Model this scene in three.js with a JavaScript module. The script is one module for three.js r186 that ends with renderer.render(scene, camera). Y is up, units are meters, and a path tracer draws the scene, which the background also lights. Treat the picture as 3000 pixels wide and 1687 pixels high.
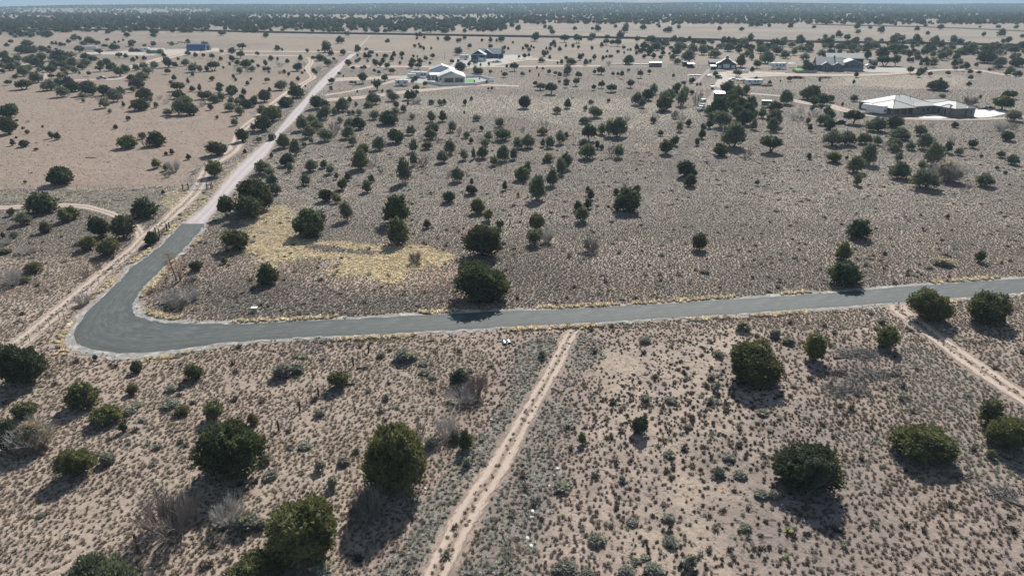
import * as THREE from 'three';
import { mergeGeometries } from 'three/addons/utils/BufferGeometryUtils.js';
import { RoundedBoxGeometry } from 'three/addons/geometries/RoundedBoxGeometry.js';

// ---------------------------------------------------------------- camera, sky, sun, air
const PITCH = THREE.MathUtils.degToRad(21.93), EYE = 46, FPX = 2050;      // a drone 46 m above the road; x to the east of it, d = metres ahead (-z)
const scene = new THREE.Scene();
const camera = new THREE.PerspectiveCamera(44.73, 1024 / 575, 0.5, 60000);
camera.position.set(0, EYE, 0);
camera.rotation.set(-PITCH, 0, 0);
camera.updateMatrixWorld();

const SUN_AZ = THREE.MathUtils.degToRad(12.5), SUN_EL = THREE.MathUtils.degToRad(37);
const sunDir = new THREE.Vector3(Math.sin(SUN_AZ) * Math.cos(SUN_EL), Math.sin(SUN_EL), -Math.cos(SUN_AZ) * Math.cos(SUN_EL));
const sun = new THREE.DirectionalLight(new THREE.Color().setRGB(1.0, 0.955, 0.885), 5.0);
sun.position.copy(sunDir).multiplyScalar(400).add(new THREE.Vector3(0, 0, -180));
sun.target.position.set(0, 0, -180);
sun.castShadow = true;
Object.assign(sun.shadow.camera, { left: -400, right: 400, top: 400, bottom: -400, near: 1, far: 1200 });
sun.shadow.mapSize.set(4096, 4096);
sun.shadow.radius = 2;
sun.name = 'sun';
scene.add(sun, sun.target);

const renderer = new THREE.WebGLRenderer({ antialias: true });
renderer.toneMapping = THREE.LinearToneMapping;
renderer.toneMappingExposure = 1.66;
renderer.shadowMap.enabled = true;
scene.fog = new THREE.FogExp2(new THREE.Color().setRGB(0.58, 0.80, 1.0), 0.00016);

// ---------------------------------------------------------------- random numbers and noise
function rng(seed) { let a = seed >>> 0; return () => { a = (a + 0x6d2b79f5) | 0; let t = Math.imul(a ^ (a >>> 15), 1 | a); t = (t + Math.imul(t ^ (t >>> 7), 61 | t)) ^ t; return ((t ^ (t >>> 14)) >>> 0) / 4294967296; }; }
const { clamp, lerp, smoothstep } = THREE.MathUtils;
function hash2(x, y) { let h = Math.imul(x | 0, 374761393) + Math.imul(y | 0, 668265263); h = Math.imul(h ^ (h >>> 13), 1274126177); return ((h ^ (h >>> 16)) >>> 0) / 4294967296; }
function vnoise(x, y) {
  const ix = Math.floor(x), iy = Math.floor(y), fx = x - ix, fy = y - iy, u = fx * fx * (3 - 2 * fx), v = fy * fy * (3 - 2 * fy);
  return lerp(lerp(hash2(ix, iy), hash2(ix + 1, iy), u), lerp(hash2(ix, iy + 1), hash2(ix + 1, iy + 1), u), v) * 2 - 1;
}
const fbm = (x, y, o = 4) => { let s = 0, a = 0.5, n = 0; for (let i = 0; i < o; i++) { s += a * vnoise(x, y); n += a; a *= 0.5; const t = x * 1.6 - y * 1.2; y = x * 1.2 + y * 1.6 + 11.3; x = t + 5.7; } return s / n; };
function hash3(x, y, z) { return hash2(x + Math.imul(z | 0, 7919), y + Math.imul(z | 0, 104729)); }
function noise3(x, y, z) {
  const ix = Math.floor(x), iy = Math.floor(y), iz = Math.floor(z), f = (t) => t * t * (3 - 2 * t), u = f(x - ix), v = f(y - iy), w = f(z - iz);
  const p = (k) => lerp(lerp(hash3(ix, iy, iz + k), hash3(ix + 1, iy, iz + k), u), lerp(hash3(ix, iy + 1, iz + k), hash3(ix + 1, iy + 1, iz + k), u), v);
  return lerp(p(0), p(1), w) * 2 - 1;
}

// sky: pale towards the horizon, bluer overhead, with thin high cloud all round
{
  const W = 512, H = 256, data = new Float32Array(W * H * 4);
  for (let r = 0; r < H; r++) for (let c = 0; c < W; c++) {
    const el = ((r + 0.5) / H - 0.5) * Math.PI, az = ((c + 0.5) / W) * 2 * Math.PI, up = Math.max(0, Math.sin(el));
    const k = Math.pow(1 - up, 13), x = Math.cos(az) * Math.cos(el), z = Math.sin(az) * Math.cos(el);
    const cl = smoothstep(fbm(x * 2.2 / (up + 0.35) + 9, z * 3.4 / (up + 0.35) + 4, 5), -0.15, 0.55) * 0.55;
    const o = (r * W + c) * 4, col = [lerp(0.30, 1.85, k), lerp(0.42, 2.30, k), lerp(0.66, 2.55, k)], white = [1.05, 1.18, 1.30];
    for (let i = 0; i < 3; i++) data[o + i] = lerp(col[i], white[i], cl * (smoothstep(el, 0.02, 0.12)));
    data[o + 3] = 1;
  }
  const t = new THREE.DataTexture(data, W, H, THREE.RGBAFormat, THREE.FloatType);
  t.mapping = THREE.EquirectangularReflectionMapping; t.magFilter = THREE.LinearFilter; t.wrapS = THREE.RepeatWrapping; t.needsUpdate = true;
  scene.background = t; scene.environment = t;
  scene.backgroundIntensity = 0.26; scene.environmentIntensity = 0.26;
}

// ---------------------------------------------------------------- naming
const taken = new Map();
function numbered(name) { const n = taken.get(name) ?? 0; taken.set(name, n + 1); return n ? name + '_' + String(n).padStart(3, '0') : name; }
function shade(o) { o.traverse((m) => { if (m.isMesh) { m.castShadow = true; m.receiveShadow = true; } }); return o; }
function tag(o, label, category, group) { o.userData = { ...o.userData, label, category }; if (group) o.userData.group = group; return o; }
function structure(o, name) { o.name = numbered(name); o.userData.kind = 'structure'; scene.add(shade(o)); return o; }
function thing(name, label, category, group) { const g = new THREE.Group(); g.name = numbered(name); tag(g, label, category, group); scene.add(g); return g; }
function part(name, geo, mat, parent) { const m = new THREE.Mesh(geo, mat); m.name = name; m.castShadow = m.receiveShadow = true; parent.add(m); return m; }

// ---------------------------------------------------------------- the lie of the land
const RIDGE = [[-9000, 40], [-5000, 34], [-3390, 36], [-3050, 40], [-2830, 45], [-2490, 51], [-2215, 56], [-1800, 55], [-1130, 55], [-790, 58], [-450, 57], [0, 58], [560, 64], [790, 63], [1350, 65], [1580, 66], [1810, 62], [2260, 58], [2710, 54], [3050, 54], [3390, 60], [5000, 66], [9000, 60]];
function table(t, x) { if (x <= t[0][0]) return t[0][1]; for (let i = 1; i < t.length; i++) if (x < t[i][0]) { const [a, va] = t[i - 1], [b, vb] = t[i], u = (x - a) / (b - a), s = u * u * (3 - 2 * u); return va + (vb - va) * s; } return t[t.length - 1][1]; }
const rise = (d) => { const t = (d - 200) / 550; return 24 * (1 - Math.exp(-Math.log(1 + Math.exp(clamp(8 * t, -30, 30))) / 8 - Math.max(0, 8 * t - 30) / 8)); };
function lie(x, d) {                                              // ground height without the small bumps
  let h = rise(d);
  if (d > 2600) { const k = smoothstep(d, 2600, 5000) * (1 - smoothstep(d, 5600, 7500)); h += (table(RIDGE, x) - 24) * k + k * 5 * fbm(x / 420, d / 420, 3); }
  h += 0.30 * vnoise(x / 38, d / 38) * (1 - smoothstep(d, 150, 320)) + 0.5 * vnoise(x / 160 + 7, d / 160) * smoothstep(d, 200, 600);
  return h;
}
const FWD = new THREE.Vector3(0, -Math.sin(PITCH), -Math.cos(PITCH)), UP = new THREE.Vector3(0, Math.cos(PITCH), -Math.sin(PITCH));
// the spot on the ground (or lift metres above it) that the photograph shows at px, py of 3000 x 1687; s = metres per photo pixel there
function spot(px, py, lift = 0) {
  const a = (px - 1500) / FPX, b = (843.5 - py) / FPX, dy = FWD.y + b * UP.y, dz = FWD.z + b * UP.z, gap = (t) => EYE + dy * t - lie(a * t, -dz * t) - lift;
  let t0 = 8, t1 = 8;
  while (gap(t1) > 0) { t0 = t1; t1 *= 1.03; if (t1 > 40000) return null; }
  for (let i = 0; i < 24; i++) { const m = (t0 + t1) / 2; if (gap(m) > 0) t0 = m; else t1 = m; }
  const t = (t0 + t1) / 2, d = -dz * t, x = a * t;
  return { x, d, z: -d, y: lie(x, d), s: t / FPX, a: Math.atan2(EYE - lie(x, d), d) };
}
// ---------------------------------------------------------------- roads and tracks, as pairs of kerb points
const edges = (text) => text.trim().split(/;\s*/).filter(Boolean).map((row) => { const [l, r] = row.split(' to ').map((q) => q.split(',').map(Number)); return [l, r]; });
const ROADS = {
  asphalt: edges(`534,656 to 598,656; 488,700 to 566,700; 447,740 to 526,740; 386,783 to 483,778; 345,828 to 445,817; 310,862 to 420,842; 276,893 to 403,862; 241,931 to 390,885; 221,962 to 385,900; 214,986 to 388,911;
    224,1007 to 394,920; 255,1021 to 407,929; 310,1030 to 430,937; 379,1033 to 462,943; 448,1031 to 500,946.5; 517,1024 to 545,948; 586,1014 to 600,949; 655,1004 to 660,949; 750,997 to 750,948; 895,988 to 880,942; 1043,981 to 1030,934.5;
    1164,976 to 1164,928; 1371,964 to 1371,918; 1500,956 to 1500,912; 1672,948 to 1672,906; 1845,938 to 1845,897; 2017,928 to 2017,886; 2250,913 to 2250,871; 2422,901 to 2430,859; 2674,883 to 2674,839; 2788,874 to 2788,831; 3000,857 to 3000,817; 3600,811 to 3600,775; 5000,700 to 5000,672`),
  gravel: edges(`530,658 to 601,658; 600,600 to 642,606; 645,545 to 690,550; 689,494 to 728,510; 745,442 to 783,454; 792,403 to 817,400; 853,330 to 875,342; 893,288 to 914,288; 928,245 to 953,252; 966,208 to 992,213; 999,182 to 1016,181; 1026,158 to 1046,156`),
  farther: edges(`1032,156 to 1041,156; 1047,140 to 1053,140; 1062,125 to 1067,125; 1075,112 to 1079,112; 1084,104 to 1087,104`),
  fenceline: edges(`-420,1290 to -330,1290; -120,1110 to -50,1110; 20,1010 to 76,1014; 110,940 to 160,944; 221,848 to 262,862; 300,785 to 335,790; 370,730 to 402,733; 410,690 to 440,694; 450,662 to 475,668; 500,615 to 527,625; 545,573 to 588,565; 566,543 to 600,545; 582,510 to 612,512; 605,478 to 640,482; 659,440 to 701,440; 694,381 to 724,379; 750,335 to 768,345; 785,306 to 811,309; 841,264 to 862,274; 877,245 to 905,241; 905,227 to 926,227; 896,210 to 914,213; 891,198 to 908,200; 903,182 to 919,182; 893,168 to 909,170; 870,162.5 to 872,165.5; 760,160 to 760,163; 640,156 to 640,160`),
  loop: edges(`-300,612 to -300,628; 0,603 to 0,614; 90,599 to 90,611; 152,596 to 152,607; 240,598 to 237,611; 317,616 to 310,630; 372,636 to 358,650; 408,660 to 382,670; 424,684 to 396,695; 428,705 to 385,722; 405,725 to 360,745`),
  twotrack: edges(`1668,966 to 1698,970; 1652,985 to 1685,990; 1603,1073 to 1648,1073; 1528,1200 to 1576,1200; 1420,1370 to 1490,1375; 1336,1490 to 1416,1490; 1233,1687 to 1316,1687; 1080,1950 to 1180,1950`),
  sidetrack: edges(`2598,890 to 2664,888; 2610,908 to 2660,905; 2681,962 to 2721,953; 2767,1028 to 2802,1010; 2871,1104 to 2905,1079; 3000,1188 to 3000,1145; 3200,1325 to 3200,1270; 3500,1530 to 3500,1450`),
  darktrack: edges(`2074,203 to 2084,203; 2050,227 to 2061,227; 2025,252 to 2038,252`),
  lane: edges(`948,281 to 955,276; 1020,270 to 1025,265; 1100,254 to 1100,248; 1165,238 to 1165,232; 1200,231 to 1200,226`),
  lane_b: edges(`975,238 to 985,228; 1050,235 to 1050,226; 1120,232 to 1120,224; 1200,229 to 1200,221`),
  lane_c: edges(`950,297 to 957,289; 1060,289 to 1060,281; 1200,272 to 1200,264; 1300,262 to 1300,256; 1400,252 to 1400,247; 1520,254 to 1520,250`),
  lane_d: edges(`1003,197 to 1003,191; 1200,197.5 to 1200,193; 1330,198 to 1330,194; 1480,197 to 1480,193; 1640,195.5 to 1640,191.5; 1760,195 to 1760,191`),
  lane_e: edges(`560,152 to 560,149; 700,152 to 700,148.5; 900,153 to 900,149.5; 1030,154 to 1030,151; 1150,152 to 1150,150`),
  lane_f: edges(`330,211 to 345,213; 380,192 to 400,196; 440,175 to 470,180; 480,164 to 520,166; 540,152 to 600,152`),
  lane_g: edges(`215,237 to 215,233; 280,236 to 280,231; 340,234 to 340,229; 380,222 to 385,217`),
  lane_h: edges(`60,190 to 60,184; 110,197 to 115,190; 128,215 to 140,213; 120,236 to 138,236`),
  lane_i: edges(`2130,222 to 2130,208; 2250,223 to 2250,213; 2400,223 to 2400,217; 2560,222 to 2560,216; 2700,213 to 2700,207; 2780,207 to 2780,202; 2870,210 to 2870,205; 2940,221 to 2940,216; 3050,238 to 3050,232`),
  lane_j: edges(`2420,315 to 2440,306; 2480,330 to 2500,322; 2580,345 to 2590,338; 2700,352 to 2720,347; 2870,352 to 2870,347; 3050,343 to 3050,337`),
  lane_k: edges(`2200,276 to 2200,272; 2300,286 to 2300,282; 2330,300 to 2340,294; 2400,312 to 2405,306; 2460,322 to 2465,315`),
  lane_l: edges(`1490,186 to 1490,172; 1560,176 to 1560,170; 1640,181 to 1640,178`),
};
const YARDS = {
  blue_house: '1308,206; 1335,172; 1372,163; 1430,166; 1500,160; 1562,165; 1510,183; 1450,193; 1400,197; 1345,203',
  white_house: '1170,223; 1262,221; 1275,236; 1295,249; 1240,244; 1185,240',
  barn: '2072,216; 2160,207; 2300,212; 2300,222; 2200,227; 2140,246; 2122,262; 2092,252; 2104,232',
  barn_dirt: '2095,262; 2130,255; 2128,285; 2100,330; 2074,336; 2066,300',
  blue_shed: '330,152; 450,141; 640,141; 640,150; 540,160; 420,163; 340,160; 250,158; 250,153',
  grey_house: '2535,199; 2640,198; 2700,205; 2700,212; 2560,212; 2500,206',
};
const PADS = { driveway: '2855,316; 2900,321; 2964,328; 2945,334; 2905,343; 2868,345; 2850,341', patio: '2690,346; 2725,338; 2790,344; 2740,350' };

function sampleEdges(rows, step) {                                   // smooth both kerbs, cut at about step metres
  const L = [], R = [];
  for (const [l, r] of rows) { const a = spot(...l), b = spot(...r); L.push(new THREE.Vector3(a.x, 0, a.z)); R.push(new THREE.Vector3(b.x, 0, b.z)); }
  const cl = new THREE.CatmullRomCurve3(L, false, 'centripetal'), cr = new THREE.CatmullRomCurve3(R, false, 'centripetal'), out = [];
  for (let i = 0; i < rows.length - 1; i++) {
    const n = Math.max(2, Math.min(160, Math.ceil(Math.max(L[i].distanceTo(L[i + 1]), R[i].distanceTo(R[i + 1])) / step)));
    for (let k = 0; k < n + (i === rows.length - 2 ? 1 : 0); k++) { const t = (i + k / n) / (rows.length - 1); out.push([cl.getPoint(t), cr.getPoint(t)]); }
  }
  return out;
}
const SAMPLED = Object.fromEntries(Object.entries(ROADS).map(([k, rows]) => [k, sampleEdges(rows, 0.8)]));
const YARDPTS = Object.fromEntries([...Object.entries(YARDS), ...Object.entries(PADS)].map(([k, t]) => [k, t.split(';').map((q) => { const [x, y] = q.split(',').map(Number), s = spot(x, y); return new THREE.Vector2(s.x, s.z); })]));

// a map of the near ground: which cells carry a road (1), a verge (2), a track's middle (3)
const MW = 1200, MD = 1000, MX = -300, CELL = 0.5, mask = new Uint8Array(MW * MD);
function fillPoly(pts, value, keep) {
  const ys = pts.map((p) => -p.y), lo = Math.max(0, Math.floor(Math.min(...ys) / CELL)), hi = Math.min(MD - 1, Math.ceil(Math.max(...ys) / CELL));
  for (let j = lo; j <= hi; j++) {
    const y = -(j + 0.5) * CELL, xs = [];
    for (let i = 0; i < pts.length; i++) { const a = pts[i], b = pts[(i + 1) % pts.length]; if ((a.y > y) !== (b.y > y)) xs.push(a.x + ((y - a.y) / (b.y - a.y)) * (b.x - a.x)); }
    xs.sort((a, b) => a - b);
    for (let k = 0; k + 1 < xs.length; k += 2) for (let i = Math.max(0, Math.floor((xs[k] - MX) / CELL)); i <= Math.min(MW - 1, Math.floor((xs[k + 1] - MX) / CELL)); i++) { const o = j * MW + i; if (!(keep && mask[o])) mask[o] = value; }
  }
}
const V2 = (p, q, t) => new THREE.Vector2(lerp(p.x, q.x, t), lerp(p.z, q.z, t));
function fillRibbon(rows, t0, t1, value, keep) { for (let i = 0; i + 1 < rows.length; i++) { const [a, b] = rows[i], [c, e] = rows[i + 1]; fillPoly([V2(a, b, t0), V2(a, b, t1), V2(c, e, t1), V2(c, e, t0)], value, keep); } }
const TRACKS = ['fenceline', 'loop', 'twotrack', 'sidetrack'];
for (const k of Object.keys(SAMPLED)) fillRibbon(SAMPLED[k], -0.06, 1.06, 1);
for (const k of TRACKS) fillRibbon(SAMPLED[k], 0.38, 0.62, 3);
fillRibbon(SAMPLED.asphalt, -0.22, 1.20, 2, true);
for (const k of ['asphalt', 'gravel', 'loop']) fillRibbon(SAMPLED[k], 0, 1, 1);
for (const k of Object.keys(YARDPTS)) fillPoly(YARDPTS[k], 1);
const maskAt = (x, d) => { const i = Math.floor((x - MX) / CELL), j = Math.floor(d / CELL); return i < 0 || j < 0 || i >= MW || j >= MD ? 0 : mask[j * MW + i]; };
const onRoad = (x, d, r = 0.9) => maskAt(x, d) || maskAt(x + r, d) || maskAt(x - r, d) || maskAt(x, d + r) || maskAt(x, d - r);
function bumps(x, d) { return d > 330 || d < 20 || onRoad(x, d) ? 0 : (0.10 * vnoise(x / 4.3, d / 4.3) + 0.07 * vnoise(x / 1.5 + 31, d / 1.5)) * (1 - smoothstep(d, 180, 330)); }
const groundY = (x, d) => lie(x, d) + bumps(x, d);

// ---------------------------------------------------------------- what grows where (outlines on the ground)
const outline = (text) => text.split(';').map((q) => { const [x, y] = q.split(',').map(Number), s = spot(x, y); return [s.x, s.d]; });
function distIn(poly, x, d) {                                        // metres inside the outline (negative outside)
  let inside = false, best = 1e9;
  for (let i = 0, j = poly.length - 1; i < poly.length; j = i++) {
    const [xi, yi] = poly[i], [xj, yj] = poly[j];
    if ((yi > d) !== (yj > d) && x < ((xj - xi) * (d - yi)) / (yj - yi) + xi) inside = !inside;
    const ex = xj - xi, ey = yj - yi, t = clamp(((x - xi) * ex + (d - yi) * ey) / (ex * ex + ey * ey), 0, 1), q = Math.hypot(x - xi - t * ex, d - yi - t * ey);
    if (q < best) best = q;
  }
  return inside ? best : -best;
}
const AREAS = {
  straw: [outline('765,619; 812,601; 868,618; 862,650; 845,690; 917,702; 999,702; 1069,712; 1160,728; 1233,727; 1300,745; 1300,780; 1233,788; 1181,805; 1125,830; 1081,818; 991,808; 974,780; 943,763; 871,759; 824,764; 795,778; 765,760; 728,728; 722,690; 708,655; 735,632'), 5],
  island: [outline('895,716; 940,719; 1000,722; 1060,730; 1096,742; 1085,748; 1010,744; 960,738; 910,728'), 2.4],
  gatestraw: [outline('482,562; 530,556; 562,556; 545,585; 515,612; 490,612; 474,590'), 1.5],
  verge: [outline('592,566; 560,605; 520,645; 486,676; 505,690; 540,652; 590,604; 640,550; 700,485; 730,452; 715,452; 660,505'), 2],
  smooth: [outline('-900,112; -300,100; 640,120; 1020,110; 1000,165; 905,170; 918,222; 880,245; 770,320; 660,440; 585,500; 556,545; 470,550; 0,558; -900,575'), 6],
  pale: [outline('-300,562; 0,560; 230,558; 420,560; 470,575; 470,625; 400,640; 330,612; 240,594; 120,592; -300,600'), 4],
  mauve: [outline('560,700; 660,720; 735,740; 790,785; 870,768; 960,790; 1010,820; 1130,838; 1250,800; 1340,760; 1420,700; 1560,720; 1700,740; 1900,800; 1760,890; 1500,905; 1100,925; 750,938; 560,930; 470,905; 420,870'), 22],
  bright: [outline('1720,1040; 1960,1000; 2180,960; 2230,1120; 2420,1190; 2330,1300; 2290,1420; 2380,1560; 2300,1687; 2380,1900; 1900,1900; 1830,1687; 1700,1560; 1790,1400; 1690,1250; 1760,1150'), 6],
  sage_a: [outline('1640,985; 1598,1073; 1520,1200; 1410,1370; 1325,1490; 1222,1687; 1060,1950; 900,1950; 1085,1687; 1220,1500; 1300,1400; 1420,1260; 1500,1120; 1530,1030; 1590,975'), 2.5],
  sage_b: [outline('1700,985; 1655,1073; 1584,1200; 1500,1375; 1426,1490; 1326,1687; 1190,1950; 1400,1950; 1560,1687; 1600,1560; 1660,1400; 1660,1250; 1700,1120; 1790,1000'), 4],
  whitish: [outline('1130,290; 1260,275; 1500,278; 1800,290; 1990,300; 2060,345; 1880,380; 1700,372; 1500,345; 1380,340; 1200,330; 1080,330'), 12],
  brown: [outline('1700,235; 2060,225; 2110,240; 2050,270; 1850,265; 1700,260; 1300,262; 1290,255'), 8],
  gold: [outline('2450,225; 2780,218; 2850,232; 2700,262; 2560,255; 2450,250'), 12],
  darkgrey: [outline('2230,720; 2330,735; 2430,775; 2600,800; 2640,835; 2300,862; 1950,880; 1880,840; 2050,790; 2150,760'), 8],
  darkpath: [outline('2060,335; 2086,330; 2066,372; 2032,430; 2000,500; 1950,548; 1908,590; 1868,640; 1858,632; 1890,582; 1928,540; 1950,500; 1985,425; 2040,372'), 2.2],
  pinkpatch: [outline('1225,800; 1330,770; 1360,820; 1350,890; 1290,900; 1240,850'), 3],
  meadow: [outline('1500,84; 2100,76; 2500,74; 3000,92; 3600,110; 3600,136; 3000,133; 2400,124; 1800,112; 1500,108'), 25],
};
const areaBox = {};
for (const k in AREAS) { const [p, soft] = AREAS[k]; areaBox[k] = [Math.min(...p.map((q) => q[0])) - soft, Math.max(...p.map((q) => q[0])) + soft, Math.min(...p.map((q) => q[1])) - soft, Math.max(...p.map((q) => q[1])) + soft]; }
function area(k, x, d) {
  const b = areaBox[k]; if (x < b[0] || x > b[1] || d < b[2] || d > b[3]) return 0;
  const [p, soft] = AREAS[k], e = distIn(p, x, d) + soft * 0.9 * fbm(x / (soft * 1.4) + 3, d / (soft * 1.4), 3);
  return smoothstep(e, -soft * 0.45, soft * 0.45);
}

// ---------------------------------------------------------------- ground sheet
const mixc = (a, b, t) => [lerp(a[0], b[0], t), lerp(a[1], b[1], t), lerp(a[2], b[2], t)];
const SOIL = { base: [0.386, 0.317, 0.283], mauve: [0.262, 0.224, 0.215], pale: [0.554, 0.469, 0.403], pink: [0.438, 0.341, 0.299], straw: [0.66, 0.56, 0.39], strawlight: [0.70, 0.62, 0.46], grey: [0.270, 0.248, 0.231], smooth: [0.413, 0.334, 0.298], gold: [0.550, 0.469, 0.323], whitish: [0.562, 0.517, 0.451], brown: [0.365, 0.297, 0.267], forest: [0.377, 0.324, 0.276] };
function soilAt(x, d) {
  const n1 = fbm(x / 26, d / 26, 4), n2 = fbm(x / 6 + 40, d / 6, 3), n3 = fbm(x / 70 + 9, d / 110, 3);
  let c = mixc(SOIL.base, SOIL.mauve, smoothstep(n1 + 0.45 * n2, -0.1, 0.55) * 0.75);
  c = mixc(c, SOIL.pale, smoothstep(-n1 + 0.6 * n2, 0.15, 0.65) * 0.5);
  c = mixc(c, SOIL.pink, smoothstep(n3, 0.05, 0.5) * 0.5);
  const put = (k, col, amount = 1) => { const w = area(k, x, d); if (w > 0) c = mixc(c, col, w * amount); };
  if (d < 130 && x < 0) c = mixc(c, mixc(SOIL.base, SOIL.pale, 0.62), 0.55 * smoothstep(-x, -4, 22) * (1 - smoothstep(d, 105, 135)));
  put('smooth', mixc([0.315, 0.25, 0.208], [0.36, 0.275, 0.225], clamp(0.35 + 0.8 * n1, 0, 1)), 0.92);
  put('pale', mixc(SOIL.whitish, SOIL.grey, clamp(0.25 + n2, 0, 1)), 0.8);
  put('mauve', mixc(SOIL.mauve, SOIL.base, clamp(0.18 + 0.5 * n2, 0, 0.7)), 0.9);
  put('darkpath', [0.125, 0.112, 0.106], 0.85); put('darkgrey', mixc(SOIL.grey, SOIL.mauve, clamp(0.5 + n2, 0, 1)), 0.7);
  put('bright', mixc(mixc(SOIL.pale, SOIL.base, 0.45), SOIL.mauve, smoothstep(n1 + 0.8 * n2, -0.1, 0.4) * 0.8), 0.85);
  put('sage_a', mixc(SOIL.mauve, SOIL.grey, 0.5), 0.8); put('sage_b', SOIL.mauve, 0.8);
  put('whitish', SOIL.whitish, 0.55 + 0.4 * n2); put('brown', SOIL.brown, 0.7); put('gold', SOIL.gold, 0.45 + 0.5 * n2); put('pinkpatch', [0.42, 0.30, 0.25], 0.7);
  put('meadow', mixc([0.34, 0.295, 0.232], [0.265, 0.222, 0.178], smoothstep(fbm(x / 200, d / 22, 3), -0.2, 0.4)), 0.9);
  const st = Math.max(area('straw', x, d) * (1 - area('island', x, d)), area('gatestraw', x, d), area('verge', x, d) * 0.8);
  if (st > 0) c = mixc(c, mixc(SOIL.straw, SOIL.strawlight, clamp(0.45 + 0.8 * n2, 0, 1)), st);
  if (d > 330) { const v = fbm(x / 90 + 60, d / 60, 4); c = mixc(c, mixc([0.30, 0.256, 0.208], [0.225, 0.19, 0.158], smoothstep(v, -0.3, 0.3)), smoothstep(d, 330, 520) * 0.85); }
  if (d > 2200) c = mixc(c, [0.20, 0.19, 0.15], smoothstep(d, 2200, 3400) * 0.55);
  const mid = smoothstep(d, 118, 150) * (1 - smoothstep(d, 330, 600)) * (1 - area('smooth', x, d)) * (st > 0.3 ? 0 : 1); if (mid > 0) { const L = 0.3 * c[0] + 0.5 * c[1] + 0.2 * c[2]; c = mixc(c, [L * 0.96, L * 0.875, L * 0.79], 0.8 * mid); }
  const g = 1 + 0.12 * n2; return [c[0] * g, c[1] * g * 0.985, c[2] * g * 0.93];
}
function canvasTexture(w, h, paint, srgb = true) { const c = document.createElement('canvas'); c.width = w; c.height = h; const x = c.getContext('2d'); paint(x, w, h); const t = new THREE.CanvasTexture(c); if (srgb) t.colorSpace = THREE.SRGBColorSpace; t.wrapS = t.wrapT = THREE.RepeatWrapping; return t; }
function pixelTexture(n, f, srgb = true, m = n) {                  // f(u, v) in 0..1 gives 0..255 values, read around the edge
  const data = new Uint8Array(n * m * 4);
  for (let j = 0; j < m; j++) for (let i = 0; i < n; i++) { const v = f(i / n, j / m, i, j), o = (j * n + i) * 4; for (let k = 0; k < 3; k++) data[o + k] = clamp(Array.isArray(v) ? v[k] : v, 0, 255); data[o + 3] = 255; }
  const t = new THREE.DataTexture(data, n, m); t.magFilter = THREE.LinearFilter; t.minFilter = THREE.LinearMipmapLinearFilter; t.generateMipmaps = true; t.wrapS = t.wrapT = THREE.RepeatWrapping; if (srgb) t.colorSpace = THREE.SRGBColorSpace; t.needsUpdate = true; return t;
}
// noise that closes on itself after one turn
const ringNoise = (u, v, k, seed) => { const wrap = (x, y) => hash2(((x % k) + k) % k + seed * 131, ((y % k) + k) % k + seed * 17); const x = u * k, y = v * k, ix = Math.floor(x), iy = Math.floor(y), a = x - ix, b = y - iy, s = a * a * (3 - 2 * a), t = b * b * (3 - 2 * b); return lerp(lerp(wrap(ix, iy), wrap(ix + 1, iy), s), lerp(wrap(ix, iy + 1), wrap(ix + 1, iy + 1), s), t) * 2 - 1; };
const grain = pixelTexture(1024, (u, v) => {
  const n = 0.35 * ringNoise(u, v, 24, 1) + 0.35 * ringNoise(u, v, 60, 2) + 0.35 * ringNoise(u, v, 150, 3) + 0.35 * ringNoise(u, v, 400, 4), lit = smoothstep(ringNoise(u, v, 46, 7) + 0.7 * ringNoise(u, v, 120, 8), 0.45, 0.95);
  const g = 214 + 34 * n - 74 * lit; return [g, g - 3 - 3 * lit, g - 6 + 2 * lit];
});
const grainBump = pixelTexture(512, (u, v) => 128 + 60 * ringNoise(u, v, 60, 2) + 45 * ringNoise(u, v, 150, 3), false);
const groundMat = new THREE.MeshStandardMaterial({ vertexColors: true, map: grain, bumpMap: grainBump, bumpScale: 0.05, roughness: 1 });
{
  const ds = []; let d = -260; for (; d < 30; d += 14) ds.push(d); for (d = 30; d < 165; d += 0.62) ds.push(d); for (; d < 30000; d *= 1.0135) ds.push(d);
  const NX = 430, pos = new Float32Array(ds.length * (NX + 1) * 3), col = new Float32Array(pos.length), uv = new Float32Array(ds.length * (NX + 1) * 2), idx = [];
  let o = 0;
  ds.forEach((dd) => {
    const half = 75 + 1.05 * Math.max(dd, 60 - dd);
    for (let i = 0; i <= NX; i++, o++) {
      const x = ((i / NX) * 2 - 1) * half, c = soilAt(x, dd), y = groundY(x, dd);
      pos.set([x, y, -dd], o * 3); col.set(c, o * 3); uv.set([x / 17 + 0.03 * vnoise(dd / 9, x / 9), dd / 17], o * 2);
    }
  });
  for (let j = 0; j + 1 < ds.length; j++) for (let i = 0; i < NX; i++) { const a = j * (NX + 1) + i, b = a + NX + 1; idx.push(a, a + 1, b, a + 1, b + 1, b); }
  const g = new THREE.BufferGeometry(); g.setAttribute('position', new THREE.BufferAttribute(pos, 3)); g.setAttribute('color', new THREE.BufferAttribute(col, 3)); g.setAttribute('uv', new THREE.BufferAttribute(uv, 2)); g.setIndex(idx); g.computeVertexNormals();
  structure(new THREE.Mesh(g, groundMat), 'ground');
}

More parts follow.
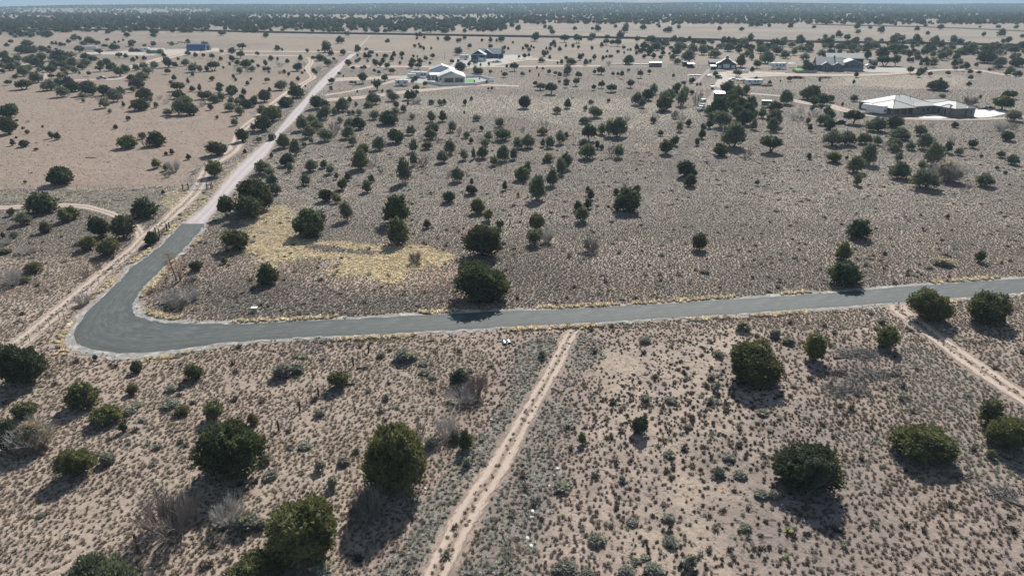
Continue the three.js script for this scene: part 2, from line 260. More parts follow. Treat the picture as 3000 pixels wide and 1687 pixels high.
// ---------------------------------------------------------------- hills and mountains far away
function range(name, dist, depth, rows, colour, wood) {
  const x0 = rows[0][0], x1 = rows[rows.length - 1][0], NX = 220, ND = 14, pos = [], idx = [], col = [];
  for (let j = 0; j <= ND; j++) for (let i = 0; i <= NX; i++) {
    const x = lerp(x0, x1, i / NX), t = j / ND, rim = smoothstep(Math.min(i, NX - i) / NX, 0, 0.06), up = Math.sin(Math.min(1, t * 1.25) * Math.PI / 2), top = table(rows, x + 260 * fbm(x / 900, t * 2 + 3, 3) * (1 - up));
    pos.push(x, 10 + (top - 10) * rim * up + 0.04 * top * fbm(x / 500, t * 3, 4) * up, -(dist - depth * (1 - t)));
    const n = wood ? smoothstep(fbm(x / 160, t * 9, 3), -0.3, 0.2) : 1, c = mixc([0.30, 0.25, 0.19], colour, n); col.push(...c);
  }
  for (let j = 0; j < ND; j++) for (let i = 0; i < NX; i++) { const a = j * (NX + 1) + i, b = a + NX + 1; idx.push(a, a + 1, b, a + 1, b + 1, b); }
  const g = new THREE.BufferGeometry(); g.setAttribute('position', new THREE.Float32BufferAttribute(pos, 3)); g.setAttribute('color', new THREE.Float32BufferAttribute(col, 3)); g.setIndex(idx); g.computeVertexNormals();
  structure(new THREE.Mesh(g, new THREE.MeshStandardMaterial({ vertexColors: true, roughness: 1 })), name);
}
{
  const at = (dist, text) => text.split(';').map((q) => { const [px, py] = q.split(',').map(Number); return [((px - 1500) / FPX) * dist * 0.928, EYE + ((18 - py) * 0.861 / FPX) * dist]; });
  range('far_hill', 9000, 1600, at(9000, '-900,30; 1400,26; 1600,14; 1690,8; 1725,2; 1770,2; 1815,6; 1838,0; 1870,-3; 1920,-3; 1955,0; 2000,7; 2100,12; 2180,13; 2235,8; 2280,3; 2340,2.5; 2400,7; 2500,10; 2620,9; 2720,13; 2830,10; 2920,8; 3000,11; 3300,6; 3900,14'), [0.07, 0.08, 0.06], true);
  range('distant_mountain', 21000, 4500, at(21000, '-900,-30; -200,-16; 200,-9; 520,-3; 800,4; 1000,11; 1300,17; 1900,16; 2050,8; 2250,-1; 2420,-7; 2700,-9; 3000,-16; 3400,-24; 4100,-30'), [0.16, 0.16, 0.15], false);
}

// ---------------------------------------------------------------- road sheets
function ribbon(rows, across, lift, wide = [0, 1], uvAcross = 1, ragged = 0.22) {
  const pos = [], uv = [], idx = []; let len = 0, prev = null;
  rows.forEach(([a, b], j) => {
    const m = new THREE.Vector3().addVectors(a, b).multiplyScalar(0.5); if (prev) len += m.distanceTo(prev); prev = m;
    for (let i = 0; i <= across; i++) { const rag = ragged && (i === 0 || i === across) ? ragged * (vnoise(len * 0.9, i * 9) + 0.6 * vnoise(len * 3.1, i * 5)) / Math.max(1, a.distanceTo(b)) : 0, t = lerp(wide[0], wide[1], i / across) + rag, x = lerp(a.x, b.x, t), z = lerp(a.z, b.z, t); pos.push(x, lie(x, -z) + lift * (1 + 0.002 * -z), z); uv.push((i / across) * uvAcross, len / 10); }
    if (j) for (let i = 0; i < across; i++) { const q = j * (across + 1) + i, p = q - across - 1; idx.push(p, q, p + 1, p + 1, q, q + 1); }
  });
  const g = new THREE.BufferGeometry(); g.setAttribute('position', new THREE.Float32BufferAttribute(pos, 3)); g.setAttribute('uv', new THREE.Float32BufferAttribute(uv, 2)); g.setIndex(idx); g.computeVertexNormals();
  if (g.attributes.normal.getY(0) < 0) { g.setIndex(idx.map((v, i) => (i % 3 === 1 ? idx[i + 1] : i % 3 === 2 ? idx[i - 1] : v))); g.computeVertexNormals(); }
  return g;
}
const asphaltTex = pixelTexture(256, (u, v) => {
  const wheel = Math.exp(-(((u - 0.22) / 0.08) ** 2)) + Math.exp(-(((u - 0.40) / 0.07) ** 2)) + Math.exp(-(((u - 0.62) / 0.07) ** 2)) + Math.exp(-(((u - 0.80) / 0.08) ** 2));
  const n = 0.7 * ringNoise(u, v, 6, 20) + 0.6 * ringNoise(u, v, 16, 21) + 0.5 * ringNoise(u, v, 90, 22), streak = ringNoise(u, v * 0.2, 40, 24), middle = Math.exp(-(((u - 0.51) / 0.018) ** 2)) * smoothstep(ringNoise(u, v, 14, 29), -0.2, 0.5);
  const g = 65 + 9 * wheel + 9 * n + 8 * streak + 16 * middle; return [g * 0.93, g * 1.02, g * 1.01];
}, true, 1024);
const gravelTex = pixelTexture(256, (u, v) => {
  const wheel = Math.exp(-(((u - 0.3) / 0.09) ** 2)) + Math.exp(-(((u - 0.68) / 0.09) ** 2)), n = 0.4 * ringNoise(u, v, 10, 31) + 0.6 * ringNoise(u, v, 80, 32), edge = smoothstep(Math.abs(u - 0.5) + 0.06 * ringNoise(u, v, 30, 33), 0.38, 0.5);
  const g = 160 + 12 * wheel + 14 * n; return [g - 34 * edge, g - 9 - 34 * edge, g - 10 - 30 * edge];
}, true, 1024);
const trackTex = pixelTexture(256, (u, v) => {
  const mid = Math.exp(-(((u - 0.5 + 0.05 * ringNoise(u, v, 9, 40)) / 0.13) ** 2)) * (0.75 + 0.5 * ringNoise(u, v, 40, 43)), edge = smoothstep(Math.abs(u - 0.5) + 0.09 * ringNoise(u, v, 26, 41), 0.36, 0.5), n = 0.5 * ringNoise(u, v, 20, 42) + 0.5 * ringNoise(u, v, 100, 44);
  const g = 170 + 13 * n - 62 * Math.max(0, mid) - 40 * edge; return [g + 3, g - 13, g - 26];
}, true, 1024);
const shoulderTex = pixelTexture(256, (u, v) => { const n = 0.5 * ringNoise(u, v, 30, 51) + 0.6 * ringNoise(u, v, 110, 52), p = smoothstep(ringNoise(u, v, 18, 53), 0, 0.7); const g = 132 + 26 * n + 34 * p; return [g, g - 1 - 5 * p, g - 4 - 12 * p]; });
const darkTex = pixelTexture(256, (u, v) => { const n = 0.5 * ringNoise(u, v, 14, 61) + 0.5 * ringNoise(u, v, 90, 62), edge = smoothstep(Math.abs(u - 0.5) + 0.12 * ringNoise(u, v, 20, 63), 0.3, 0.5), g = 124 + 16 * n + 34 * edge; return [g, g - 7 - 4 * edge, g - 12 - 8 * edge]; }, true, 512);
const roadMat = (map, bump = 0.02, rough = 0.95) => new THREE.MeshStandardMaterial({ map, roughness: rough, bumpMap: grainBump, bumpScale: bump });
const M_ROAD = { asphalt: roadMat(asphaltTex, 0.008, 0.82), gravel: roadMat(gravelTex), track: roadMat(trackTex), shoulder: roadMat(shoulderTex, 0.05), dark: roadMat(darkTex, 0.06) };
structure(new THREE.Mesh(ribbon(SAMPLED.asphalt, 12, 0.05, [0, 1]), M_ROAD.asphalt), 'asphalt_road');
structure(new THREE.Mesh(ribbon(SAMPLED.asphalt, 14, 0.034, [-0.17, 1.16], 2, 0.7), M_ROAD.shoulder), 'gravel_verge');
structure(new THREE.Mesh(ribbon(SAMPLED.gravel, 8, 0.044), M_ROAD.gravel), 'gravel_road');
structure(new THREE.Mesh(ribbon(SAMPLED.farther, 4, 0.10), M_ROAD.track), 'dirt_track');
for (const k of TRACKS) structure(new THREE.Mesh(ribbon(SAMPLED[k], 8, k === 'loop' ? 0.026 : 0.030), M_ROAD.track), 'dirt_track');
structure(new THREE.Mesh(ribbon(SAMPLED.darktrack, 6, 0.06), M_ROAD.dark), 'dark_dirt_track');
Object.keys(SAMPLED).filter((k) => k.startsWith('lane')).forEach((k, i) => structure(new THREE.Mesh(ribbon(SAMPLED[k], 6, 0.022 + 0.0045 * i), M_ROAD.track), 'dirt_lane'));
function flat(pts, lift, mat, name) {
  const g = new THREE.ShapeGeometry(new THREE.Shape(pts.map((p) => new THREE.Vector2(p.x, -p.y))));
  // cut finely so that it follows the ground
  const base = g.toNonIndexed().attributes.position, pos = [], uv = [];
  const cut = (a, b, c, n) => { const L = [a.distanceTo(b), b.distanceTo(c), c.distanceTo(a)], m = Math.max(...L); if (m < 4 || n > 9) { for (const p of [a, b, c]) { pos.push(p.x, lie(p.x, p.y) + lift, -p.y); uv.push(p.x / 10, p.y / 10); } return; } const i = L.indexOf(m), [p, q, r] = i === 0 ? [a, b, c] : i === 1 ? [b, c, a] : [c, a, b], h = p.clone().add(q).multiplyScalar(0.5); cut(p, h, r, n + 1); cut(h, q, r, n + 1); };
  for (let i = 0; i < base.count; i += 3) cut(...[0, 1, 2].map((k) => new THREE.Vector2(base.getX(i + k), base.getY(i + k))), 0);
  const out = new THREE.BufferGeometry(); out.setAttribute('position', new THREE.Float32BufferAttribute(pos, 3)); out.setAttribute('uv', new THREE.Float32BufferAttribute(uv, 2)); out.computeVertexNormals();
  return structure(new THREE.Mesh(out, mat), name);
}
const yardTex = pixelTexture(256, (u, v) => { const n = 0.5 * ringNoise(u, v, 6, 71) + 0.5 * ringNoise(u, v, 40, 72), g = 160 + 16 * n; return [g, g - 8, g - 18]; });
const concreteTex = pixelTexture(128, (u, v) => { const g = 196 + 8 * ringNoise(u, v, 20, 75); return [g, g, g - 2]; });
const M_YARD = roadMat(yardTex, 0.03), M_CONCRETE = roadMat(concreteTex, 0.003, 0.85), M_GREYYARD = new THREE.MeshStandardMaterial({ map: concreteTex, color: 0xc4c2be, roughness: 0.95 });
flat(YARDPTS.blue_house, 0.05, M_GREYYARD, 'gravel_yard'); flat(YARDPTS.white_house, 0.05, M_GREYYARD, 'gravel_yard'); flat(YARDPTS.barn, 0.05, M_YARD, 'dirt_yard'); flat(YARDPTS.barn_dirt, 0.06, M_ROAD.dark, 'dirt_yard'); flat(YARDPTS.blue_shed, 0.05, M_YARD, 'dirt_yard'); flat(YARDPTS.grey_house, 0.056, M_GREYYARD, 'gravel_yard');
flat(YARDPTS.driveway, 0.06, M_CONCRETE, 'concrete_driveway'); flat(YARDPTS.patio, 0.06, M_CONCRETE, 'concrete_patio');
// the railway bank that crosses the plain, and a farther dirt bank
function bank(text, height, top, foot, mat, name) {
  const pts = text.split(';').map((q) => { const [x, y] = q.split(',').map(Number), s = spot(x, y); return new THREE.Vector3(s.x, 0, s.z); }), curve = new THREE.CatmullRomCurve3(pts), N = 260, pos = [], idx = [];
  for (let i = 0; i <= N; i++) {
    const p = curve.getPoint(i / N), t = curve.getTangent(i / N), nx = -t.z, nz = t.x, y = lie(p.x, -p.z), prof = [[-foot, -0.4], [-top, height], [top, height], [foot, -0.4]];
    for (const [w, h] of prof) pos.push(p.x + nx * w, y + h, p.z + nz * w);
    if (i) for (let k = 0; k < 3; k++) { const q = i * 4 + k, r = q - 4; idx.push(r, q, r + 1, r + 1, q, q + 1); }
  }
  const g = new THREE.BufferGeometry(); g.setAttribute('position', new THREE.Float32BufferAttribute(pos, 3)); g.setIndex(idx); const f = g.toNonIndexed(); f.computeVertexNormals();
  return structure(new THREE.Mesh(f, mat), name);
}
const M_BALLAST = new THREE.MeshStandardMaterial({ color: new THREE.Color().setRGB(0.10, 0.085, 0.075), roughness: 1, side: THREE.DoubleSide });
bank('-900,80; -300,85; 361,89; 553,90.5; 750,95; 1079,100.5; 1216,102.5; 1500,108; 1791,112; 2170,120; 2352,124; 2687,128; 3000,135; 3600,143', 1.9, 2.2, 5, M_BALLAST, 'railway_bank');
bank('2380,72.5; 2570,76.5; 2680,79; 2800,83; 3000,92; 3500,110', 1.3, 1.5, 4, M_BALLAST, 'dirt_bank');
const PLANTS = {
  g: `
    19 305..343 w52; 18 339..391 w54; 92 210..229 w16; 167 230..255 w28; 260 238..278 w49; 303 248..278 w35; 337 364..377 w15; 408 289..322 w48;
    420 258..290 w45; 512 181..196 w18; 490 167..196 w28; 366 189..213 w28; 323 184..206 w31; 310 170..192 w26; 294 176..197 w26; 238 184..203 w25;
    271 162..177 w29; 246 155..173 w26; 197 190..206 w21; 181 179..199 w26; 191 208..222 w14; 150 190..210 w31; 135 195..210 w19; 120 188..206 w19;
    183 161..180 w23; 120 154..175 w31; 107 170..194 w35; 75 170..184 w21; 20 166..187 w35; 9 149..175 w28; 63 133..156 w38; 87 135..154 w35;
    124 134..150 w27; 49 181..194 w18; 28 184..206 w31; 82 190..206 w21; 366 156..170 w14; 388 167..180 w15; 400 163..174 w9; 420 163..175 w14;
    478 155..167 w16; 549 148..161 w18; 198 114..126 w14; 214 105..118 w21; 231 105..119 w14; 263 108..128 w31; 284 118..131 w19; 77 116..135 w31;
    66 409..430 w31; 148 385..405 w18; 47 348..355 w11; 456 385..426 w52; 521 264..288 w35; 558 302..336 w47; 591 267..290 w31; 643 241..256 w21;
    641 253..270 w21; 677 250..274 w35; 677 261..280 w20; 713 258..277 w16; 609 267..290 w31; 707 276..295 w21; 720 291..315 w34; 741 281..311 w27;
    772 264..297 w38; 867 249..285 w45; 836 284..311 w45; 870 184..207 w31; 918 199..211 w16; 924 206..217 w12; 936 159..177 w31; 951 168..179 w12;
    917 163..173 w14; 880 160..177 w16; 776 175..193 w14; 784 194..207 w18; 717 174..196 w33; 694 174..190 w19; 738 173..184 w14; 679 162..180 w19;
    604 192..209 w14; 811 132..148 w19; 968 147..162 w18; 1004 143..161 w18; 960 174..193 w23; 1020 174..192 w21; 1045 172..183 w16; 1052 168..177 w12;
    1069 154..170 w14; 1080 156..170 w16; 1128 156..169 w19; 1154 150..166 w14; 1177 150..166 w18; 1148 162..179 w14; 1100 173..192 w22; 1121 168..186 w16;
    1140 261..274 w20; 1196 264..292 w26; 926 280..317 w38; 951 291..321 w31; 988 304..325 w23; 1024 282..299 w14; 1160 296..315 w20; 1137 325..363 w59;
    1052 343..377 w36; 1160 377..417 w45; 768 338..382 w47; 816 318..349 w16; 708 376..414 w34; 1208 169..187 w22; 1229 170..186 w21; 1204 181..199 w19;
    1437 128..141 w14; 1283 107..118 w9; 1310 104..119 w21; 1361 104..116 w12; 1412 112..122 w9; 1437 108..123 w12; 1470 105..122 w21; 1543 128..141 w16;
    1568 95..119 w26; 1763 123..138 w13; 1595 147..165 w19; 1700 157..176 w16; 1646 173..187 w12; 1676 170..188 w31; 1665 173..187 w14; 1742 159..174 w14;
    1790 159..169 w15; 1716 172..190 w16; 1349 182..204 w34; 1401 199..217 w28; 1660 229..244 w20; 1208 231..242 w11; 1216 223..236 w18; 1208 264..292 w23;
    1221 263..274 w14; 1301 289..306 w14; 1362 290..308 w14; 1538 282..317 w36; 1663 289..316 w22; 1263 360..391 w42; 1411 367..383 w15; 1751 412..435 w16;
    1763 423..438 w16; 1479 529..557 w16; 1315 560..591 w36; 1693 588..618 w26; 1001 522..555 w33; 955 551..588 w43; 728 571..639 w77; 906 616..692 w94;
    690 672..731 w69; 1158 574..655 w77; 172 488..540 w73; 115 562..622 w83; 475 555..568 w11; 421 580..637 w70; 441 677..717 w39; 1953 411..450 w42;
    1977 398..425 w29; 2044 404..425 w16; 2114 420..455 w41; 2011 469..517 w50; 2035 496..517 w21; 2023 510..545 w36; 1843 553..618 w75; 2053 684..731 w45;
    1897 261..292 w35; 1983 243..269 w28; 1948 281..323 w47; 1983 262..278 w14; 2028 262..276 w15; 1941 315..331 w21; 1915 342..360 w21; 2018 349..370 w19;
    2140 235..250 w23; 2215 224..235 w14; 2187 248..276 w28; 2105 285..344 w56; 2133 264..304 w38; 2150 295..328 w26; 2190 299..342 w47; 2182 322..365 w47;
    2080 351..375 w23; 2062 362..382 w19; 2058 377..405 w21; 2274 297..323 w38; 2375 250..290 w54; 2389 281..309 w31; 2381 312..323 w14; 2376 362..382 w15;
    2171 128..143 w16; 2173 157..195 w29; 2097 208..222 w18; 2205 195..210 w14; 2373 184..206 w40; 2363 175..189 w19; 2667 114..126 w26; 2738 116..135 w19;
    2763 116..129 w14; 2726 126..150 w35; 2461 145..159 w14; 2544 145..172 w21; 2588 138..167 w35; 2667 146..168 w21; 2693 160..175 w21; 2665 167..181 w15;
    2675 168..182 w12; 2799 173..194 w19; 2804 156..177 w23; 2835 182..203 w20; 2895 146..183 w54; 2984 168..194 w40; 2953 203..220 w18; 2984 207..224 w26;
    2928 187..203 w21; 2702 199..215 w23; 2713 195..208 w13; 2841 238..251 w16; 2750 234..263 w55; 2759 226..235 w11; 2503 276..296 w23; 2414 276..306 w40;
    2435 276..299 w21; 2408 306..318 w14; 2425 312..335 w23; 2435 321..349 w31; 2433 349..378 w34; 2625 339..372 w47; 2800 356..373 w21; 2954 384..411 w35;
    2853 406..433 w28; 2780 414..447 w26; 2935 440..460 w25; 2518 644..698 w65; 52 1007..1128 w128; 397 1057..1090 w34; 567 1067..1112 w48; 783 771..831 w59;
    1412 769..879 w148; 1343 1083..1135 w53; 2481 766..833 w93; 2876 731..766 w33; 21 1232..1318 w52; 359 1234..1263 w24; 666 1228..1397 w193; 1364 1259..1315 w38;
    1874 1220..1272 w48; 2369 1297..1435 w176; 2152 274..311 w49; 2133 241..271 w38; 2168 285..316 w47; 2201 283..321 w35; 2171 311..351 w45; 2091 325..356 w31;`,
  o: `
    370 396..433 w52; 542 281..304 w42; 1042 297..311 w11; 1034 322..335 w14; 1060 419..452 w38; 828 392..433 w36; 788 309..355 w54; 1263 326..356 w27;
    1527 489..528 w40; 1402 585..625 w46; 1429 612..645 w31; 1574 628..675 w49; 985 504..524 w15; 1075 527..562 w31; 1054 439..495 w49; 1166 638..714 w63;
    625 470..517 w50; 501 435..452 w15; 29 609..632 w25; 188 612..650 w36; 208 604..641 w42; 131 649..682 w34; 252 691..732 w47; 313 698..748 w57;
    5 677..698 w12; 14 726..740 w33; 1809 585..618 w26; 2446 445..474 w39; 2514 510..543 w26; 238 1119..1193 w88; 71 1173..1223 w62; 386 1124..1155 w34;
    655 750..772 w19; 991 1083..1133 w55; 2214 1004..1122 w150; 2476 709..759 w43; 2731 848..938 w112; 2899 859..945 w110; 2600 957..1019 w57; 2391 973..1054 w66;
    307 1184..1242 w83; 531 1187..1216 w41; 623 1175..1228 w57; 217 1313..1397 w100; 885 1449..1642 w210; 741 1613..1725 w159; 1707 1266..1301 w26; 2707 1239..1349 w169;
    2909 1166..1244 w66; 2961 1221..1315 w121;`,
  b: `
    42 217..230 w18; 195 224..253 w35; 211 237..267 w47; 359 297..312 w11; 377 311..318 w8; 374 338..353 w14; 398 229..257 w42; 380 218..235 w26;
    561 251..267 w18; 583 245..267 w13; 499 235..247 w13; 508 218..234 w14; 549 227..245 w9; 563 210..223 w11; 231 208..217 w8; 169 147..177 w40;
    5 201..215 w14; 571 153..167 w14; 520 167..176 w9; 422 128..136 w12; 176 123..135 w16; 151 120..131 w11; 162 120..132 w8; 188 126..134 w8;
    142 133..142 w11; 162 140..146 w11; 334 119..127 w9; 359 113..120 w7; 346 118..125 w7; 33 406..426 w16; 45 398..405 w8; 77 380..392 w14;
    165 387..409 w19; 123 366..373 w8; 615 304..322 w18; 788 255..269 w12; 893 248..254 w6; 872 223..236 w12; 723 236..249 w13; 682 217..230 w11;
    689 227..238 w9; 734 226..235 w8; 620 222..236 w19; 845 210..222 w11; 832 203..215 w13; 884 208..216 w9; 892 202..209 w6; 772 196..207 w11;
    787 206..214 w9; 755 187..197 w12; 792 162..177 w16; 812 167..177 w9; 841 172..184 w14; 672 181..192 w8; 645 165..177 w13; 653 193..201 w7;
    826 140..149 w7; 899 142..153 w13; 977 167..176 w12; 1076 173..182 w9; 1047 157..166 w7; 1104 156..166 w8; 1113 180..195 w14; 1177 166..175 w8;
    1171 179..189 w9; 1005 218..226 w5; 1119 261..271 w8; 1083 264..272 w7; 1046 264..272 w6; 1089 236..244 w6; 1194 295..309 w9; 757 400..416 w16;
    635 337..348 w11; 693 343..349 w7; 634 414..454 w55; 1211 159..168 w9; 1222 161..168 w5; 1259 180..188 w9; 1214 128..139 w11; 1231 131..141 w12;
    1227 125..132 w8; 1241 135..147 w9; 1263 136..145 w7; 1338 141..151 w10; 1243 104..114 w9; 1221 107..116 w8; 1349 111..120 w7; 1455 112..123 w7;
    1550 155..165 w9; 1478 133..145 w11; 1489 136..146 w8; 1532 136..147 w8; 1550 139..150 w13; 1557 131..140 w8; 1564 135..142 w7; 1503 120..128 w7;
    1614 126..135 w11; 1627 128..139 w9; 1612 136..148 w11; 1601 136..146 w7; 1640 136..149 w13; 1658 128..138 w8; 1679 128..139 w11; 1695 132..142 w10;
    1735 134..146 w10; 1780 145..153 w7; 1604 147..159 w9; 1611 161..173 w10; 1708 155..166 w11; 1659 163..175 w12; 1634 179..188 w7; 1767 162..176 w10;
    1777 161..169 w9; 1342 172..182 w9; 1374 181..193 w13; 1432 181..192 w9; 1408 184..194 w7; 1469 206..211 w5; 1552 203..211 w7; 1573 193..203 w6;
    1578 213..224 w5; 1381 282..294 w10; 1360 323..333 w6; 1783 287..299 w12; 1296 324..355 w26; 1380 402..419 w14; 1659 385..405 w16; 1382 521..541 w12;
    1384 540..568 w35; 1250 643..669 w23; 1410 658..752 w117; 1722 544..560 w14; 1731 553..584 w21; 1722 581..611 w26; 794 446..462 w11; 836 449..486 w42;
    1017 503..529 w23; 743 529..614 w101; 716 436..449 w12; 103 431..440 w14; 485 443..454 w12; 550 450..467 w15; 292 631..693 w59; 355 630..696 w70;
    2373 447..465 w16; 1866 541..567 w26; 1806 550..569 w19; 2028 227..243 w21; 2004 236..245 w19; 2043 242..250 w9; 2053 241..250 w8; 2256 235..245 w13;
    2288 233..241 w5; 1937 380..397 w18; 1828 133..143 w12; 1866 128..147 w14; 1882 126..140 w14; 1901 139..148 w12; 1848 140..149 w7; 1840 142..149 w7;
    1873 141..151 w9; 1865 149..160 w10; 1901 153..163 w10; 1811 145..156 w12; 1829 149..158 w7; 1888 158..170 w15; 1916 154..171 w15; 1936 161..172 w14;
    1943 147..161 w15; 1962 152..161 w8; 2157 135..147 w9; 2675 129..142 w14; 2657 132..145 w15; 2832 143..154 w13; 2855 148..161 w13; 2867 148..160 w11;
    2863 182..194 w13; 2948 150..160 w9; 2987 145..152 w9; 2987 156..168 w14; 2902 199..208 w12; 2511 210..226 w14; 2404 227..238 w9; 2470 299..310 w8;
    2875 277..288 w9; 2878 452..461 w11; 2923 486..496 w12; 2948 499..510 w12; 2482 456..467 w11; 2779 626..639 w12; 276 1038..1055 w16; 573 764..793 w36;
    2595 736..747 w14; 2555 757..764 w14;`,
  s: `
    104 210..241 w38; 66 194..222 w38; 141 235..264 w46; 181 254..283 w42; 239 270..288 w21; 242 288..299 w12; 304 283..315 w31; 332 261..297 w45;
    347 253..278 w33; 319 318..332 w12; 439 281..299 w12; 455 298..315 w16; 387 250..269 w19; 413 210..234 w38; 561 183..210 w33; 584 190..210 w16;
    540 172..192 w26; 449 179..199 w26; 418 181..201 w26; 429 196..216 w31; 397 187..206 w21; 249 172..192 w35; 216 194..213 w23; 209 169..194 w34;
    182 196..211 w19; 175 211..229 w28; 155 173..199 w29; 202 150..169 w33; 150 159..177 w28; 92 159..189 w42; 49 159..180 w26; 9 182..201 w28;
    113 196..210 w16; 434 145..157 w16; 467 143..159 w20; 503 121..133 w14; 242 119..132 w19; 415 387..407 w26; 523 288..335 w40; 488 318..337 w31;
    646 270..295 w26; 626 277..301 w35; 676 283..302 w21; 695 285..306 w26; 673 299..325 w33; 702 308..336 w31; 821 236..263 w36; 855 237..256 w18;
    701 195..215 w19; 736 192..209 w22; 1093 272..304 w45; 1151 270..295 w38; 950 309..348 w35; 1004 287..325 w42; 979 314..336 w20; 1021 322..337 w14;
    1053 319..337 w21; 1182 306..328 w21; 1094 321..349 w33; 1158 316..335 w26; 883 335..382 w38; 910 333..360 w31; 936 328..351 w21; 926 351..379 w40;
    905 367..403 w40; 953 377..412 w45; 997 342..358 w21; 1027 346..377 w40; 1020 367..405 w40; 1032 396..426 w28; 1109 400..438 w40; 1196 367..393 w16;
    863 407..452 w34; 890 413..431 w18; 910 400..420 w16; 741 360..382 w21; 767 306..337 w28; 686 346..367 w22; 1587 168..182 w22; 1730 172..184 w11;
    1390 173..187 w19; 1392 192..213 w16; 1663 187..217 w26; 1263 291..306 w22; 1289 290..309 w18; 1731 291..304 w18; 1715 308..324 w16; 1632 311..332 w31;
    1746 312..343 w42; 1714 342..362 w40; 1395 335..353 w28; 1464 345..371 w31; 1208 333..349 w18; 1324 353..385 w29; 1262 376..407 w38; 1207 367..394 w21;
    1367 383..404 w23; 1473 375..410 w49; 1431 384..410 w26; 1421 407..429 w26; 1547 393..433 w42; 1517 402..436 w33; 1643 382..421 w31; 1611 398..433 w33;
    1590 403..429 w16; 1763 360..393 w31; 1787 346..398 w28; 1318 407..450 w35; 1212 405..445 w26; 1297 441..475 w36; 1361 435..468 w28; 1387 433..466 w14;
    1414 427..463 w35; 1476 426..470 w40; 1505 431..466 w26; 1446 453..483 w27; 1545 472..515 w26; 1643 463..510 w33; 1659 446..494 w39; 1617 494..543 w35;
    1574 514..584 w53; 1723 419..463 w52; 1709 405..423 w31; 1212 442..484 w26; 1340 489..531 w41; 1566 670..717 w47; 1707 603..649 w42; 848 475..502 w20;
    767 468..508 w47; 790 487..513 w31; 909 469..501 w40; 947 467..492 w26; 964 481..510 w28; 893 509..543 w33; 795 511..543 w35; 805 534..569 w34;
    1087 510..536 w22; 1182 462..535 w42; 1013 592..646 w42; 65 621..659 w46; 36 678..697 w26; 1814 421..461 w31; 1916 243..275 w26; 1868 269..306 w35;
    1884 285..314 w23; 1962 260..292 w38; 1999 260..309 w33; 1978 323..346 w21; 1992 356..385 w21; 2161 250..288 w42; 2119 325..372 w56; 2236 316..344 w28;
    2213 321..346 w19; 2150 359..429 w77; 2209 349..379 w23; 2272 321..370 w49; 2267 346..383 w35; 2304 265..304 w42; 2368 342..363 w16; 1811 346..400 w54;
    1928 122..147 w28; 1942 134..149 w16; 1971 157..175 w20; 1842 162..187 w35; 1991 122..145 w31; 2004 128..145 w19; 2032 127..156 w33; 2063 128..159 w31;
    2096 145..168 w38; 2018 145..180 w40; 1985 170..187 w26; 2110 127..142 w23; 2136 126..150 w35; 2085 134..147 w19; 2179 113..131 w21; 2204 156..175 w16;
    2190 146..165 w21; 2234 133..156 w38; 2248 150..184 w47; 2269 128..145 w23; 2293 114..135 w31; 2302 147..170 w31; 2328 138..161 w23; 2321 121..138 w26;
    2349 131..150 w28; 2370 134..152 w31; 2361 156..175 w31; 2438 109..133 w23; 2545 109..123 w26; 2691 125..136 w14; 2621 128..150 w41; 2560 122..143 w38;
    2466 126..146 w35; 2501 127..146 w35; 2513 138..155 w19; 2418 126..141 w16; 2409 145..166 w31; 2433 145..159 w21; 2494 146..161 w26; 2521 131..145 w14;
    2574 143..159 w16; 2653 142..159 w23; 2689 147..168 w21; 2707 140..159 w19; 2737 147..167 w19; 2736 168..187 w28; 2761 147..175 w31; 2780 140..170 w31;
    2815 170..190 w21; 2812 142..159 w26; 2851 127..152 w38; 2888 133..150 w38; 2930 141..160 w21; 2958 138..150 w18; 2944 131..147 w19; 2977 133..145 w14;
    2933 166..194 w42; 2970 154..175 w19; 2963 194..215 w26; 2765 274..287 w22; 2973 323..353 w45; 2407 335..365 w26; 2422 335..365 w26; 2572 343..383 w63;
    2445 379..426 w61; 2484 384..424 w47; 2534 390..421 w49; 2575 397..424 w26; 2700 367..396 w42; 2637 375..407 w61; 2625 405..436 w47; 2712 392..436 w49;
    2670 412..438 w31; 2741 414..483 w59; 2812 431..454 w26; 2970 453..481 w36; 2548 421..480 w47; 2509 457..504 w54; 2621 420..445 w31; 2635 445..473 w28;
    2639 475..522 w61; 2707 469..496 w28; 2712 495..551 w86; 2890 506..545 w49; 290 1625..1791 w186; 1950 264..302 w38; 2009 250..285 w28; 2077 311..337 w26;`,
